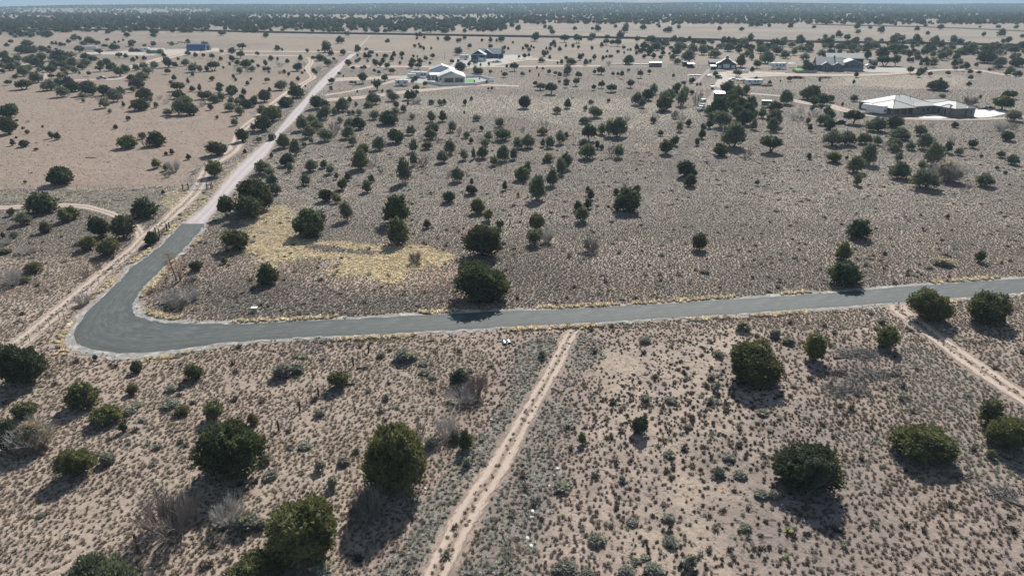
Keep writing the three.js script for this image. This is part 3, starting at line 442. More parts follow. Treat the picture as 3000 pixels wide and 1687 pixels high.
  t: `
    66 233..261 w48; 21 234..249 w20; 148 214..230 w22; 519 241..265 w35; 489 201..217 w18; 347 196..223 w31; 289 192..209 w26; 259 208..223 w14;
    230 135..154 w31; 289 142..160 w22; 305 128..141 w18; 347 154..169 w22; 595 155..170 w12; 386 116..134 w23; 312 112..120 w14; 29 115..128 w14;
    782 227..242 w16; 623 181..206 w38; 703 148..169 w23; 753 150..165 w13; 648 145..156 w11; 620 154..174 w18; 707 126..143 w27; 932 145..153 w8;
    1073 139..150 w12; 1086 148..161 w19; 1134 182..201 w18; 1033 193..207 w15; 1058 193..206 w11; 1068 190..204 w12; 1096 201..214 w10; 1109 206..218 w13;
    1148 200..216 w18; 993 210..222 w12; 1062 213..243 w29; 1126 217..238 w20; 970 227..245 w19; 1104 231..263 w27; 1029 236..247 w14; 1041 237..249 w8;
    1267 156..173 w15; 1247 163..179 w13; 1225 182..202 w25; 1375 127..142 w14; 1473 147..162 w15; 1467 159..172 w11; 1521 161..172 w9; 1537 157..172 w15;
    1655 102..123 w26; 1693 102..125 w27; 1777 114..131 w19; 1794 116..134 w16; 1324 173..186 w14; 1507 181..207 w27; 1485 188..202 w10; 1479 211..226 w20;
    1531 210..222 w13; 1437 204..216 w10; 1591 196..207 w9; 1609 202..218 w11; 1627 208..221 w13; 1640 210..227 w14; 1658 203..222 w14; 1696 209..228 w20;
    1761 195..217 w26; 1742 204..217 w12; 1796 210..224 w11; 1639 235..245 w9; 1659 240..256 w19; 1688 229..251 w22; 1740 248..264 w15; 1763 236..257 w18;
    1792 245..269 w29; 1568 237..253 w15; 1584 243..263 w31; 1615 244..275 w39; 1219 248..265 w19; 1246 237..255 w16; 1431 255..264 w8; 1441 254..264 w9;
    1727 367..412 w42; 1464 643..672 w26; 659 572..635 w45; 2260 400..445 w66; 2219 526..543 w13; 1848 234..256 w25; 1802 249..267 w12; 1974 215..230 w9;
    2314 223..238 w15; 1811 114..135 w22; 2161 204..224 w27; 2220 175..199 w23; 1823 207..229 w12; 1811 210..223 w9; 1842 201..210 w11; 1877 203..227 w21;
    1903 203..217 w12; 2419 100..115 w14; 2484 100..119 w21; 2511 107..123 w15; 2641 104..123 w23; 2594 165..192 w45; 2626 161..192 w26; 2712 166..189 w23;
    2737 182..196 w19; 2700 182..194 w12; 2719 182..194 w12; 2801 193..207 w14; 2820 189..207 w14; 2669 195..215 w18; 2693 209..226 w18; 2727 210..224 w14;
    2779 207..222 w14; 2845 202..218 w15; 2870 207..218 w13; 2846 221..235 w14; 2503 233..250 w9; 2942 281..321 w57; 2961 264..288 w41; 2504 324..362 w56;`,
  h: `
    1159 1244..1437 w186;`,
  n: `
    2785 473..530 w73; 86 1235..1320 w103;`,
  y: `
    65 370..377 w11; 1080 295..314 w31; 1590 372..394 w35; 1252 412..436 w35; 1607 449..473 w31; 1594 461..477 w14; 1518 561..576 w9; 985 564..594 w31;
    72 527..537 w11; 456 463..492 w29; 483 477..500 w21; 97 766..798 w52; 69 807..828 w33; 738 1208..1246 w34; 2907 1315..1342 w28;`,
  r: `
    258 272..284 w14; 282 280..291 w11; 79 353..357 w12; 425 407..431 w26; 496 274..288 w14; 466 278..290 w16; 486 292..302 w19; 591 295..311 w21;
    818 206..216 w11; 933 190..206 w16; 819 181..195 w21; 891 182..192 w14; 722 194..208 w12; 689 192..203 w14; 978 175..186 w19; 971 187..196 w19;
    980 360..393 w31; 968 356..372 w14; 1784 177..192 w14; 1219 290..299 w35; 1678 284..290 w8; 1492 346..355 w6; 1411 398..414 w16; 1595 351..377 w26;
    1233 391..413 w14; 1345 372..396 w16; 1287 403..417 w31; 1530 372..386 w12; 1385 375..385 w16; 1791 426..459 w19; 1238 456..488 w31; 1315 501..520 w12;
    1371 506..517 w11; 1604 670..710 w38; 1733 696..738 w45; 860 454..473 w19; 959 520..534 w12; 1090 455..483 w31; 1114 487..506 w21; 507 468..503 w35;
    487 499..520 w21; 199 562..572 w14; 12 698..717 w35; 73 725..740 w47; 2191 435..462 w31; 2390 449..461 w9; 1831 534..550 w12; 2056 270..281 w12;
    2042 275..306 w23; 1882 321..330 w21; 1922 330..353 w23; 1997 325..356 w31; 2136 321..337 w21; 2349 314..328 w16; 2330 332..351 w21; 2382 323..339 w31;
    2349 339..353 w19; 1835 339..360 w21; 2912 193..206 w19; 2846 281..308 w38; 2592 414..436 w12; 2731 358..371 w16; 2937 358..382 w38; 2973 358..379 w26;
    2791 398..420 w21; 2419 448..456 w9; 2799 714..729 w16; 2663 637..648 w14; 28 786..835 w52; 129 835..850 w21; 248 791..814 w21; 241 859..893 w38;
    286 766..788 w17; 555 807..831 w34; 552 828..848 w21; 497 855..890 w55; 555 852..876 w59; 521 872..904 w45; 1217 738..772 w38; 1392 1093..1159 w66;
    1350 1131..1183 w86; 483 1442..1580 w166; 666 1460..1539 w90; 1071 1428..1525 w90; 1309 1218..1287 w69; 1233 1215..1280 w28;`,
  a: `
    500 1128..1148 w38; 497 1173..1193 w52; 397 1180..1193 w34; 826 1059..1104 w59; 869 1062..1093 w41; 1116 1029..1048 w31; 1181 1021..1059 w62; 1209 1035..1048 w38;
    1240 1055..1071 w31; 1242 1078..1098 w38; 1267 1097..1111 w28; 1131 1152..1171 w24; 2107 1028..1048 w31; 2157 1016..1033 w24; 1590 1021..1048 w28; 1892 986..1004 w41;
    2067 790..798 w28; 2086 1093..1112 w28; 2102 1114..1145 w24; 1890 1155..1178 w31; 2083 1162..1183 w28; 1966 1162..1180 w38; 2218 973..986 w17; 2726 776..788 w28;
    2272 962..988 w38; 2310 985..1007 w38; 2585 929..947 w24; 2328 1123..1136 w24; 312 1322..1359 w45; 445 1349..1363 w28; 459 1297..1315 w28; 718 1497..1553 w69;
    117 1501..1518 w24; 414 1221..1235 w24; 376 1194..1215 w41; 940 1653..1704 w86; 1261 1280..1315 w41; 1336 1256..1290 w41; 1005 1335..1361 w38; 936 1197..1220 w31;
    776 1328..1359 w41; 791 1375..1401 w52; 973 1394..1428 w31; 1043 1309..1328 w24; 1368 1339..1366 w24; 936 1346..1380 w31; 891 1297..1311 w41; 764 1518..1549 w34;
    1838 1653..1691 w55; 1916 1646..1687 w62; 2024 1622..1667 w45; 1662 1649..1677 w76; 1721 1670..1691 w45; 1966 1570..1601 w55; 2171 1373..1401 w45; 2109 1366..1394 w34;
    2138 1328..1349 w38; 2231 1435..1463 w45; 2235 1194..1215 w38; 2016 1239..1256 w28; 1962 1318..1339 w38; 1854 1522..1535 w38; 2185 1532..1553 w38; 1862 1635..1649 w31;
    1888 1625..1639 w31; 1824 1391..1411 w21; 1959 1508..1525 w41; 1748 1570..1587 w55; 1648 1411..1435 w55; 2271 1435..1463 w38; 2464 1225..1242 w28;`,
  w: `
    2178 938..969 w48; 2766 752..778 w55;`,
  u: `
    2309 1618..1639 w34; 2309 1542..1560 w38;`,
};
// ---------------------------------------------------------------- crowns, trunks and twigs of unit size (1 wide, 1 high)
function mesh3(tri, col) { const g = new THREE.BufferGeometry(); g.setAttribute('position', new THREE.Float32BufferAttribute(tri, 3)); g.setAttribute('color', new THREE.Float32BufferAttribute(col, 3)); g.computeVertexNormals(); return g; }
const TMP = [new THREE.Vector3(), new THREE.Vector3(), new THREE.Vector3(), new THREE.Vector3(), new THREE.Vector3()];
function crown({ seed, lobes, sprays, size, core = 0.82, lift = 0.5, narrow = 0.36, coreDetail = 2, leaves = 4, y0 = 0, rough = 0.16, knobs = 30, deep = 0.16 }) {
  const R = rng(seed), tri = [], col = [], [n, p, ax, side, q] = TMP, sum = lobes.reduce((s, l) => s + l[3] * l[3], 0);
  const knots = lobes.map((l, i) => { const n = Math.round(knobs * Math.min(1, l[3] * l[3] * 4 + 0.25)); return Array.from({ length: n }, () => { const u = R() * 1.75 - 0.75, th = R() * 6.2832, r = Math.sqrt(Math.max(0, 1 - u * u)); return [r * Math.cos(th), u, r * Math.sin(th), 0.7 + 0.6 * R(), R()]; }); });
  let knot = null;
  const bulge = (l, v) => { let best = 9; knot = null; for (const k of knots[lobes.indexOf(l)]) { const q = ((v.x - k[0]) ** 2 + (v.y - k[1]) ** 2 + (v.z - k[2]) ** 2) / (k[3] * k[3]); if (q < best) { best = q; knot = k; } } const reach = 2.1 / Math.sqrt(Math.max(4, knots[lobes.indexOf(l)].length)), g = Math.sqrt(best) / reach; return shape0(l, v) + deep * (0.55 - Math.min(1.25, g * g)); };
  const shape0 = (l, v) => 1 + rough * noise3(v.x * 2.1 + seed, v.y * 2.1 + l[0] * 9, v.z * 2.1) + rough * 0.7 * noise3(v.x * 5 + seed, v.y * 5, v.z * 5 + l[2] * 7);
  const buried = (pt, me) => lobes.some((l) => l !== me && ((pt.x - l[0]) / l[3]) ** 2 + ((pt.y - l[1]) / l[4]) ** 2 + ((pt.z - l[2]) / l[3]) ** 2 < 0.62);
  for (const l of lobes) {
    const ico = new THREE.IcosahedronGeometry(1, coreDetail), a = ico.attributes.position;
    for (let i = 0; i < a.count; i++) { n.fromBufferAttribute(a, i); const m = core * bulge(l, n) * (1 + 0.10 * noise3(n.x * 9, n.y * 9 + seed, n.z * 9)); tri.push(l[0] + n.x * l[3] * m, Math.max(y0, l[1] + n.y * l[4] * m), l[2] + n.z * l[3] * m); }
    for (let i = 0; i < a.count / 3; i++) { const t = 0.75 + 0.4 * R(); for (let k = 0; k < 3; k++) col.push(t, t, t); }
    const want = Math.round((sprays * l[3] * l[3]) / sum);
    for (let i = 0, tries = 0; i < want && tries < want * 4; tries++) {
      const u = R() * 2 - 1, th = R() * 6.2832, r = Math.sqrt(1 - u * u); n.set(r * Math.cos(th), u, r * Math.sin(th));
      if (u < -0.55 && R() < 0.7) continue;
      const m = bulge(l, n) * (0.80 + 0.24 * R()); p.set(l[0] + n.x * l[3] * m, l[1] + n.y * l[4] * m, l[2] + n.z * l[3] * m);
      if (p.y < y0 || buried(p, l)) continue;
      i++;
      const kt = knot ? knot[4] : 0.5, warm = R() * 0.6 + kt * 0.4, tone = (0.66 + 0.62 * R()) * (0.82 + 0.36 * kt), tint = warm > 0.74 ? [1.45, 1.22, 0.85] : warm < 0.16 ? [0.95, 0.85, 0.8] : [1, 1, 1];
      for (let k = 0; k < leaves; k++) {
        ax.set(n.x * 0.75 + (R() - 0.5) * 1.1, n.y * 0.6 + lift + (R() - 0.5) * 0.9, n.z * 0.75 + (R() - 0.5) * 1.1).normalize();
        side.set(R() - 0.5, R() - 0.5, R() - 0.5).cross(ax).normalize(); const s = size * (0.6 + 0.8 * R());
        q.copy(p).addScaledVector(side, (R() - 0.5) * s).addScaledVector(n, (R() - 0.5) * s * 0.6);
        tri.push(q.x - ax.x * s * 0.35 - side.x * s * narrow, q.y - ax.y * s * 0.35 - side.y * s * narrow, q.z - ax.z * s * 0.35 - side.z * s * narrow, q.x - ax.x * s * 0.2 + side.x * s * narrow, q.y - ax.y * s * 0.2 + side.y * s * narrow, q.z - ax.z * s * 0.2 + side.z * s * narrow, q.x + ax.x * s * 0.75, q.y + ax.y * s * 0.75, q.z + ax.z * s * 0.75);
        for (let j = 0; j < 3; j++) col.push(tone * tint[0], tone * tint[1], tone * tint[2]);
      }
    }
  }
  // to unit size
  let lo = [9, 9, 9], hi = [-9, -9, -9]; for (let i = 0; i < tri.length; i += 3) for (let k = 0; k < 3; k++) { lo[k] = Math.min(lo[k], tri[i + k]); hi[k] = Math.max(hi[k], tri[i + k]); }
  const w = Math.max(hi[0] - lo[0], hi[2] - lo[2]) * 0.95, b = Math.min(lo[1], y0), h = (hi[1] - b) * 0.985;
  for (let i = 0; i < tri.length; i += 3) { tri[i] = (tri[i] - (lo[0] + hi[0]) / 2) / w; tri[i + 1] = (tri[i + 1] - b) / h; tri[i + 2] = (tri[i + 2] - (lo[2] + hi[2]) / 2) / w; }
  return mesh3(tri, col);
}
function limb(tri, a, b, ra, rb, sides = 5) {
  const t = new THREE.Vector3().subVectors(b, a).normalize(), u = new THREE.Vector3(Math.abs(t.y) > 0.9 ? 1 : 0, Math.abs(t.y) > 0.9 ? 0 : 1, 0).cross(t).normalize(), v = t.clone().cross(u);
  const at = (c, r, k) => { const an = (k / sides) * 6.2832; return [c.x + (u.x * Math.cos(an) + v.x * Math.sin(an)) * r, c.y + (u.y * Math.cos(an) + v.y * Math.sin(an)) * r, c.z + (u.z * Math.cos(an) + v.z * Math.sin(an)) * r]; };
  for (let k = 0; k < sides; k++) tri.push(...at(a, ra, k), ...at(a, ra, k + 1), ...at(b, rb, k), ...at(a, ra, k + 1), ...at(b, rb, k + 1), ...at(b, rb, k));
}
function trunk(seed, stems, top, r) {
  const R = rng(seed), tri = [];
  for (let i = 0; i < stems; i++) {
    const an = (i / stems) * 6.28 + R(), o = stems > 1 ? 0.05 : 0; let a = new THREE.Vector3(Math.cos(an) * o, -0.02, Math.sin(an) * o), ra = r;
    for (let k = 1; k <= 3; k++) { const sp = (stems > 1 ? 0.11 : 0.03) * k, b = new THREE.Vector3(Math.cos(an) * (o + sp) + (R() - 0.5) * 0.05, (top * k) / 3, Math.sin(an) * (o + sp) + (R() - 0.5) * 0.05), rb = r * (1 - 0.24 * k); limb(tri, a, b, ra, rb); if (k === 2) for (let j = 0; j < 2; j++) { const e = b.clone().add(new THREE.Vector3((R() - 0.5) * 0.4, 0.12 + 0.1 * R(), (R() - 0.5) * 0.4)); limb(tri, b, e, rb * 0.6, rb * 0.25, 4); } a = b; ra = rb; }
  }
  return mesh3(tri, tri.map(() => 1));
}
function twigs({ seed, stems, forks, r, spread, top = 1, fine = 0 }) {  // a bare shrub: stems that fan out and fork
  const R = rng(seed), tri = [];
  const grow = (a, dir, len, rad, level) => {
    const b = a.clone().addScaledVector(dir, len); limb(tri, a, b, rad, rad * 0.6, 3);
    if (level > 0) for (let i = 0; i < forks; i++) grow(a.clone().lerp(b, 0.45 + 0.55 * R()), dir.clone().add(new THREE.Vector3((R() - 0.5) * 1.3, (R() - 0.3) * 0.8, (R() - 0.5) * 1.3)).normalize(), len * (0.5 + 0.3 * R()), rad * 0.6, level - 1);
  };
  for (let i = 0; i < stems; i++) { const an = R() * 6.2832, e = spread * Math.sqrt(R()); const o = 0.05 + 0.22 * R(); grow(new THREE.Vector3(Math.cos(an) * o, 0, Math.sin(an) * o), new THREE.Vector3(Math.cos(an) * e, 0.55 + 0.6 * R(), Math.sin(an) * e).normalize(), 0.25 + 0.36 * R(), r, 2); }
  let lo = [9, 9, 9], hi = [-9, -9, -9]; for (let i = 0; i < tri.length; i += 3) for (let k = 0; k < 3; k++) { lo[k] = Math.min(lo[k], tri[i + k]); hi[k] = Math.max(hi[k], tri[i + k]); }
  const w = Math.max(hi[0] - lo[0], hi[2] - lo[2]) * 0.70; for (let i = 0; i < tri.length; i += 3) { tri[i] /= w; tri[i + 2] /= w; tri[i + 1] = Math.max(0, tri[i + 1] / (hi[1] * 0.84)) * top; }
  const col = []; for (let i = 0; i < tri.length / 9; i++) { const t = 0.7 + 0.6 * R(); for (let k = 0; k < 3; k++) col.push(t, t, t); }
  return mesh3(tri, col);
}
const LOBES = {
  dome: [[0, 0.46, 0, 0.5, 0.52]],
  domes: [[-0.12, 0.40, 0.05, 0.36, 0.42], [0.16, 0.50, -0.05, 0.34, 0.46], [0.02, 0.34, 0.18, 0.34, 0.36], [-0.05, 0.62, -0.12, 0.26, 0.34]],
  cone: [[0, 0.36, 0, 0.48, 0.38], [0.02, 0.62, 0, 0.34, 0.36]],
  wide: [[-0.24, 0.42, 0, 0.28, 0.42], [0.02, 0.52, 0.02, 0.32, 0.46], [0.26, 0.40, -0.02, 0.26, 0.42], [0.04, 0.36, 0.2, 0.3, 0.36], [-0.06, 0.40, -0.2, 0.3, 0.4]],
  column: [[0, 0.34, 0, 0.46, 0.36], [0.02, 0.66, 0.02, 0.42, 0.34]],
  stand: [[0, 0.66, 0, 0.42, 0.32], [-0.2, 0.58, 0.1, 0.28, 0.24], [0.2, 0.60, -0.06, 0.28, 0.26]],
  flatstand: [[0, 0.70, 0, 0.4, 0.26], [-0.26, 0.62, 0.02, 0.24, 0.2], [0.26, 0.62, 0.05, 0.24, 0.2], [0, 0.64, 0.22, 0.26, 0.2]],
  bush: [[-0.2, 0.36, 0.06, 0.27, 0.38], [0.05, 0.52, 0, 0.28, 0.44], [0.24, 0.38, -0.02, 0.25, 0.4], [0.04, 0.34, 0.22, 0.26, 0.34], [-0.06, 0.44, -0.2, 0.27, 0.4], [0.16, 0.62, 0.06, 0.16, 0.26]],
  mound: [[-0.14, 0.30, 0, 0.34, 0.5], [0.16, 0.36, 0.06, 0.32, 0.52], [0, 0.42, -0.14, 0.32, 0.5]],
  hero: [[0, 0.60, 0, 0.40, 0.34], [-0.24, 0.50, 0.06, 0.26, 0.28], [0.24, 0.52, -0.04, 0.26, 0.30], [0.02, 0.78, -0.04, 0.30, 0.22], [0.06, 0.44, 0.22, 0.26, 0.24], [-0.1, 0.5, -0.22, 0.28, 0.28]],
};
const KINDS = { dense: ['dome', 'domes', 'cone', 'wide', 'column', 'domes'], stand: ['stand', 'flatstand', 'stand'], bush: ['bush', 'bush', 'domes', 'wide'], mound: ['mound', 'mound'], hero: ['hero'] };
const LEVEL = { dense: [[2600, 0.038, 3, 5], [330, 0.088, 2, 4], [110, 0.14, 1, 3]], stand: [[1300, 0.052, 2, 5], [330, 0.085, 2, 4], [100, 0.13, 1, 3]], bush: [[1700, 0.05, 2, 5], [380, 0.10, 1, 4], [120, 0.15, 1, 3]], mound: [[420, 0.13, 1, 5], [150, 0.2, 1, 4], [70, 0.26, 0, 3]], hero: [[3600, 0.034, 2, 5], [950, 0.06, 2, 5], [400, 0.09, 1, 4]] };
const geoCache = new Map();
function crownOf(kind, variant, level) {
  const key = kind + variant + level; if (geoCache.has(key)) return geoCache.get(key);
  const [sprays, size, coreDetail, leaves] = LEVEL[kind][level], shape = KINDS[kind][variant % KINDS[kind].length], lobes = LOBES[shape];
  const g = crown({ seed: 100 + variant * 37 + level * 7 + kind.length * 1000, lobes, sprays, size, coreDetail: Math.max(1, coreDetail - (lobes.length > 3 ? 1 : 0)), leaves, core: kind === 'bush' ? 0.64 : kind === 'mound' ? 0.6 : 0.80, lift: kind === 'bush' ? 0.9 : 0.5, narrow: kind === 'bush' ? 0.24 : 0.34, y0: shape.includes('stand') || shape === 'hero' ? 0.16 : 0, rough: kind === 'bush' ? 0.26 : 0.18, knobs: [52, 30, 14][level], deep: [0.19, 0.17, 0.13][level] });
  geoCache.set(key, g); return g;
}
const TRUNKS = { dense: [trunk(3, 1, 0.5, 0.05), trunk(4, 2, 0.5, 0.04)], stand: [trunk(5, 1, 0.66, 0.045), trunk(6, 2, 0.62, 0.038)], bush: [trunk(7, 3, 0.45, 0.024)], mound: [trunk(8, 3, 0.3, 0.02)], hero: [trunk(11, 2, 0.6, 0.04)] };
const TWIGS = [0, 1, 2].map((i) => twigs({ seed: 60 + i * 11, stems: 64, forks: 5, r: 0.011, spread: 1.35 })), TWIGSLOW = [0, 1].map((i) => twigs({ seed: 90 + i, stems: 16, forks: 4, r: 0.022, spread: 1.2 }));
const leaf = (r, g, b) => new THREE.MeshPhysicalMaterial({ color: new THREE.Color().setRGB(r, g, b), vertexColors: true, roughness: 0.95, side: THREE.DoubleSide, transmission: 0.38, thickness: 0, specularIntensity: 0.4 });
const TONES = {
  g: [leaf(0.082, 0.105, 0.045), leaf(0.070, 0.090, 0.045), leaf(0.095, 0.112, 0.051)], o: [leaf(0.157, 0.169, 0.068), leaf(0.137, 0.147, 0.066)], b: [leaf(0.091, 0.095, 0.050), leaf(0.078, 0.090, 0.050)],
  s: [leaf(0.154, 0.180, 0.112), leaf(0.132, 0.161, 0.107), leaf(0.182, 0.202, 0.132)], y: [leaf(0.19, 0.185, 0.085)], n: [leaf(0.377, 0.333, 0.244)], a: [leaf(0.320, 0.331, 0.274), leaf(0.274, 0.283, 0.235)], w: [leaf(0.42, 0.385, 0.29)], r: [leaf(0.549, 0.525, 0.500), leaf(0.294, 0.263, 0.236)], u: [leaf(0.355, 0.400, 0.178)],
};
TONES.t = TONES.g; TONES.h = TONES.o;
const BARK = new THREE.MeshStandardMaterial({ color: new THREE.Color().setRGB(0.12, 0.095, 0.075), roughness: 1, vertexColors: true });

// ---------------------------------------------------------------- read the plants off the photograph
const FORM = { g: 'dense', o: 'dense', b: 'dense', t: 'stand', h: 'hero', s: 'bush', y: 'bush', n: 'bush', a: 'mound', w: 'mound', r: 'twigs', u: 'yucca' };
const plants = [];
for (const k in PLANTS) for (const row of PLANTS[k].split(';')) {
  const m = row.match(/(-?\d+) (-?\d+)\.\.(-?\d+) w(\d+)/); if (!m) continue;
  const [cx, top, bot, wp] = m.slice(1).map(Number); let H = 2, s = null;
  for (let i = 0; i < 5; i++) { s = spot(cx, (top + bot) / 2, H / 2); if (!s) break; const W = wp * s.s, e = (bot - top) * s.s, b = Math.sin(s.a) * W * 0.9, c = Math.cos(s.a); H = Math.max(0.45 * W * (k === 'a' || k === 'w' ? 0.8 : 1), Math.sqrt(Math.max(0, e * e - b * b)) / c); }
  if (s) plants.push({ k, cx, cy: (top + bot) / 2, wp, hp: bot - top, x: s.x, d: s.d, W: wp * s.s * (FORM[k] === 'twigs' ? 1 : 1.14), H: H * 1.1, area: wp * (bot - top) });
}
// where the photograph has landmarks, to say where each plant stands
const LANDMARKS = `1158 1340 big forked juniper on the two-track; 742 912 white utility box; 950 1130 wooden post fence; 290 960 sharp asphalt bend; 480 660 wooden corner posts; 570 548 white ranch gate; 798 404 black car on the gravel road; 950 670 straw-yellow grass; 1500 935 middle of the asphalt road; 1420 1400 two-wheel track;
  2550 1090 heap of dead branches; 2625 900 side track turnoff; 2800 1050 pale side track; 2300 880 asphalt road end; 2130 270 small shed in the junkyard; 2110 185 brown barn; 2200 240 long white trailer; 2720 300 tan hip-roofed house; 2910 330 concrete driveway; 2470 190 grey farmhouse; 2270 190 fifth-wheel camper; 1320 220 white gabled house; 1215 215 white travel trailer; 1420 165 blue house; 590 137 blue arched shed; 262 140 white cargo trailer; 900 190 winding dirt track; 690 430 pale track junction; 1040 160 dirt lane crossing; 1930 190 long plank shed; 1980 430 dark dirt path; 2090 220 dark straight track; 380 1510 pale bare shrub; 100 605 dirt loop track; 180 400 bare pink meadow; 160 200 little dirt lane; 1400 255 curved white yard wall; 2600 130 railway bank; 1700 110 railway bank bend; 2700 240 golden grass flat; 2250 450 open grey flat; 1700 600 two weathered posts; 2860 700 bare slope above the road; 1950 1350 bright sandy flat; 2850 1500 sandy corner; 300 1300 sandy hollow; 470 130 black cattle`.split(';').map((t) => { const m = t.trim().match(/^(-?\d+) (-?\d+) (.*)$/); return { x: +m[1], y: +m[2], name: m[3] }; });
const ADJ = { g: ['dark green', 'deep green', 'green'], o: ['olive', 'olive green'], b: ['brownish', 'dull brown'], t: ['dark', 'green', 'dark'], h: ['tall olive'], s: ['grey-green', 'dusky', 'pale green'], y: ['yellow-green'], n: ['tan'], a: ['silvery', 'grey'], w: ['straw-coloured'], r: ['grey', 'dark brown'], u: ['spiky green'] };
const NOUN = { g: 'round juniper', o: 'round juniper', b: 'small juniper', t: 'juniper on a bare stem', h: 'juniper', s: 'feathery shrub', y: 'bush', n: 'leafless bush', a: 'sagebrush mound', w: 'grass mound', r: 'bare twiggy shrub', u: 'yucca' };
const ORD = ['largest', 'second largest', 'third largest', 'fourth largest', 'fifth largest', 'sixth largest', 'seventh largest', 'eighth largest', 'ninth largest', 'tenth largest', 'eleventh largest', 'twelfth largest'];
function describe(list) {
  const bins = new Map();
  for (const p of list) {
    const persp = 1 + p.cy / 260, near = LANDMARKS.map((l) => [Math.hypot(l.x - p.cx, (l.y - p.cy) * 2.2), l]).sort((a, b) => a[0] - b[0]), A = near[0][1];
    const ax = A.x - p.cx, ay = (A.y - p.cy) * 2.2; let B = null;
    for (const [q, l] of near.slice(1, 9)) { const bx = l.x - p.cx, by = (l.y - p.cy) * 2.2, cos = (ax * bx + ay * by) / (Math.hypot(ax, ay) * q + 1e-6); if (cos < 0.1) { B = l; break; } }
    const where = near[0][0] < 30 ? 'close by the ' + A.name : B ? 'between the ' + A.name + ' and the ' + B.name : (p.cy > A.y ? 'on this side of the ' : 'beyond the ') + A.name;
    const key = ADJ[p.k][p.tone % ADJ[p.k].length] + ' ' + NOUN[p.k] + ' ' + where; p.where = where; if (!bins.has(key)) bins.set(key, []); bins.get(key).push(p);
  }
  for (const [key, ps] of bins) { ps.sort((a, b) => b.area - a.area); ps.forEach((p, i) => { p.label = (ps.length === 1 ? '' : i === ps.length - 1 && ps.length > 2 ? 'smallest ' : i < ORD.length ? ORD[i] + ' ' : 'number ' + (i + 1) + ' in size, ') + key; const w = p.label.split(/[\s]+/); if (w.length > 16) p.label = p.label.replace(/ the /g, ' ').split(/\s+/).slice(0, 16).join(' '); }); }
}
const KINDNAME = { g: 'juniper_tree', o: 'juniper_tree', b: 'juniper_tree', t: 'juniper_tree', h: 'juniper_tree', s: 'evergreen_shrub', y: 'evergreen_shrub', n: 'leafless_bush', a: 'sagebrush', w: 'grass_mound', r: 'bare_shrub', u: 'yucca' };
const CATEGORY = { juniper_tree: 'tree', evergreen_shrub: 'shrub', leafless_bush: 'bush', sagebrush: 'sagebrush', grass_mound: 'grass', bare_shrub: 'shrub', yucca: 'yucca' };
const PLURAL = { juniper_tree: 'junipers on the plain', evergreen_shrub: 'grey-green shrubs on the plain', leafless_bush: 'leafless bushes', sagebrush: 'sagebrush mounds', grass_mound: 'dry grass mounds', bare_shrub: 'bare twiggy shrubs', yucca: 'yuccas' };
{
  const R = rng(42);
  plants.forEach((p) => { p.tone = Math.floor(R() * TONES[p.k].length); p.variant = Math.floor(R() * 6); p.turn = R() * 6.2832; p.far = false; const a = p.hp / p.wp; if (FORM[p.k] === 'dense') p.variant = a > 1.12 ? [2, 4, 2][p.variant % 3] : a < 0.72 ? 3 : [0, 1, 5, 2, 1, 5][p.variant]; });
  const trees = plants.filter((p) => KINDNAME[p.k] === 'juniper_tree').sort((a, b) => b.area - a.area);
  trees.slice(300).forEach((p) => { p.far = true; });
  describe(plants.filter((p) => !p.far));
}
const YUCCA = (() => { const R = rng(8), tri = []; for (let i = 0; i < 70; i++) { const an = R() * 6.28, e = R() * 1.2, dir = new THREE.Vector3(Math.cos(an) * Math.sin(e), Math.cos(e), Math.sin(an) * Math.sin(e)), s = new THREE.Vector3(-Math.sin(an), 0, Math.cos(an)).multiplyScalar(0.045); tri.push(s.x, 0.03, s.z, -s.x, 0.03, -s.z, dir.x * 0.5, 0.03 + dir.y * 0.95, dir.z * 0.5); } return mesh3(tri, tri.map(() => 1)); })();
for (const p of plants) {
  if (p.far) continue;
  const name = KINDNAME[p.k], t = thing(name, p.label, CATEGORY[name], PLURAL[name]), form = FORM[p.k], level = p.wp >= 95 ? 0 : p.wp >= 34 ? 1 : 2, tone = TONES[p.k][p.tone];
  t.position.set(p.x, groundY(p.x, p.d) - 0.03, -p.d); t.rotation.y = p.turn; t.scale.set(p.W, p.H, p.W);
  if (form === 'twigs') part('twigs', level === 2 ? TWIGSLOW[p.variant % 2] : TWIGS[p.variant % 3], tone, t);
  else if (form === 'yucca') part('leaves', YUCCA, tone, t);
  else { part('trunk', TRUNKS[form][p.variant % TRUNKS[form].length], BARK, t); part('crown', crownOf(form, form === 'hero' ? 0 : p.variant, level), tone, t); if (p.k === 'n') part('twigs', TWIGS[1], TONES.r[0], t); }
}

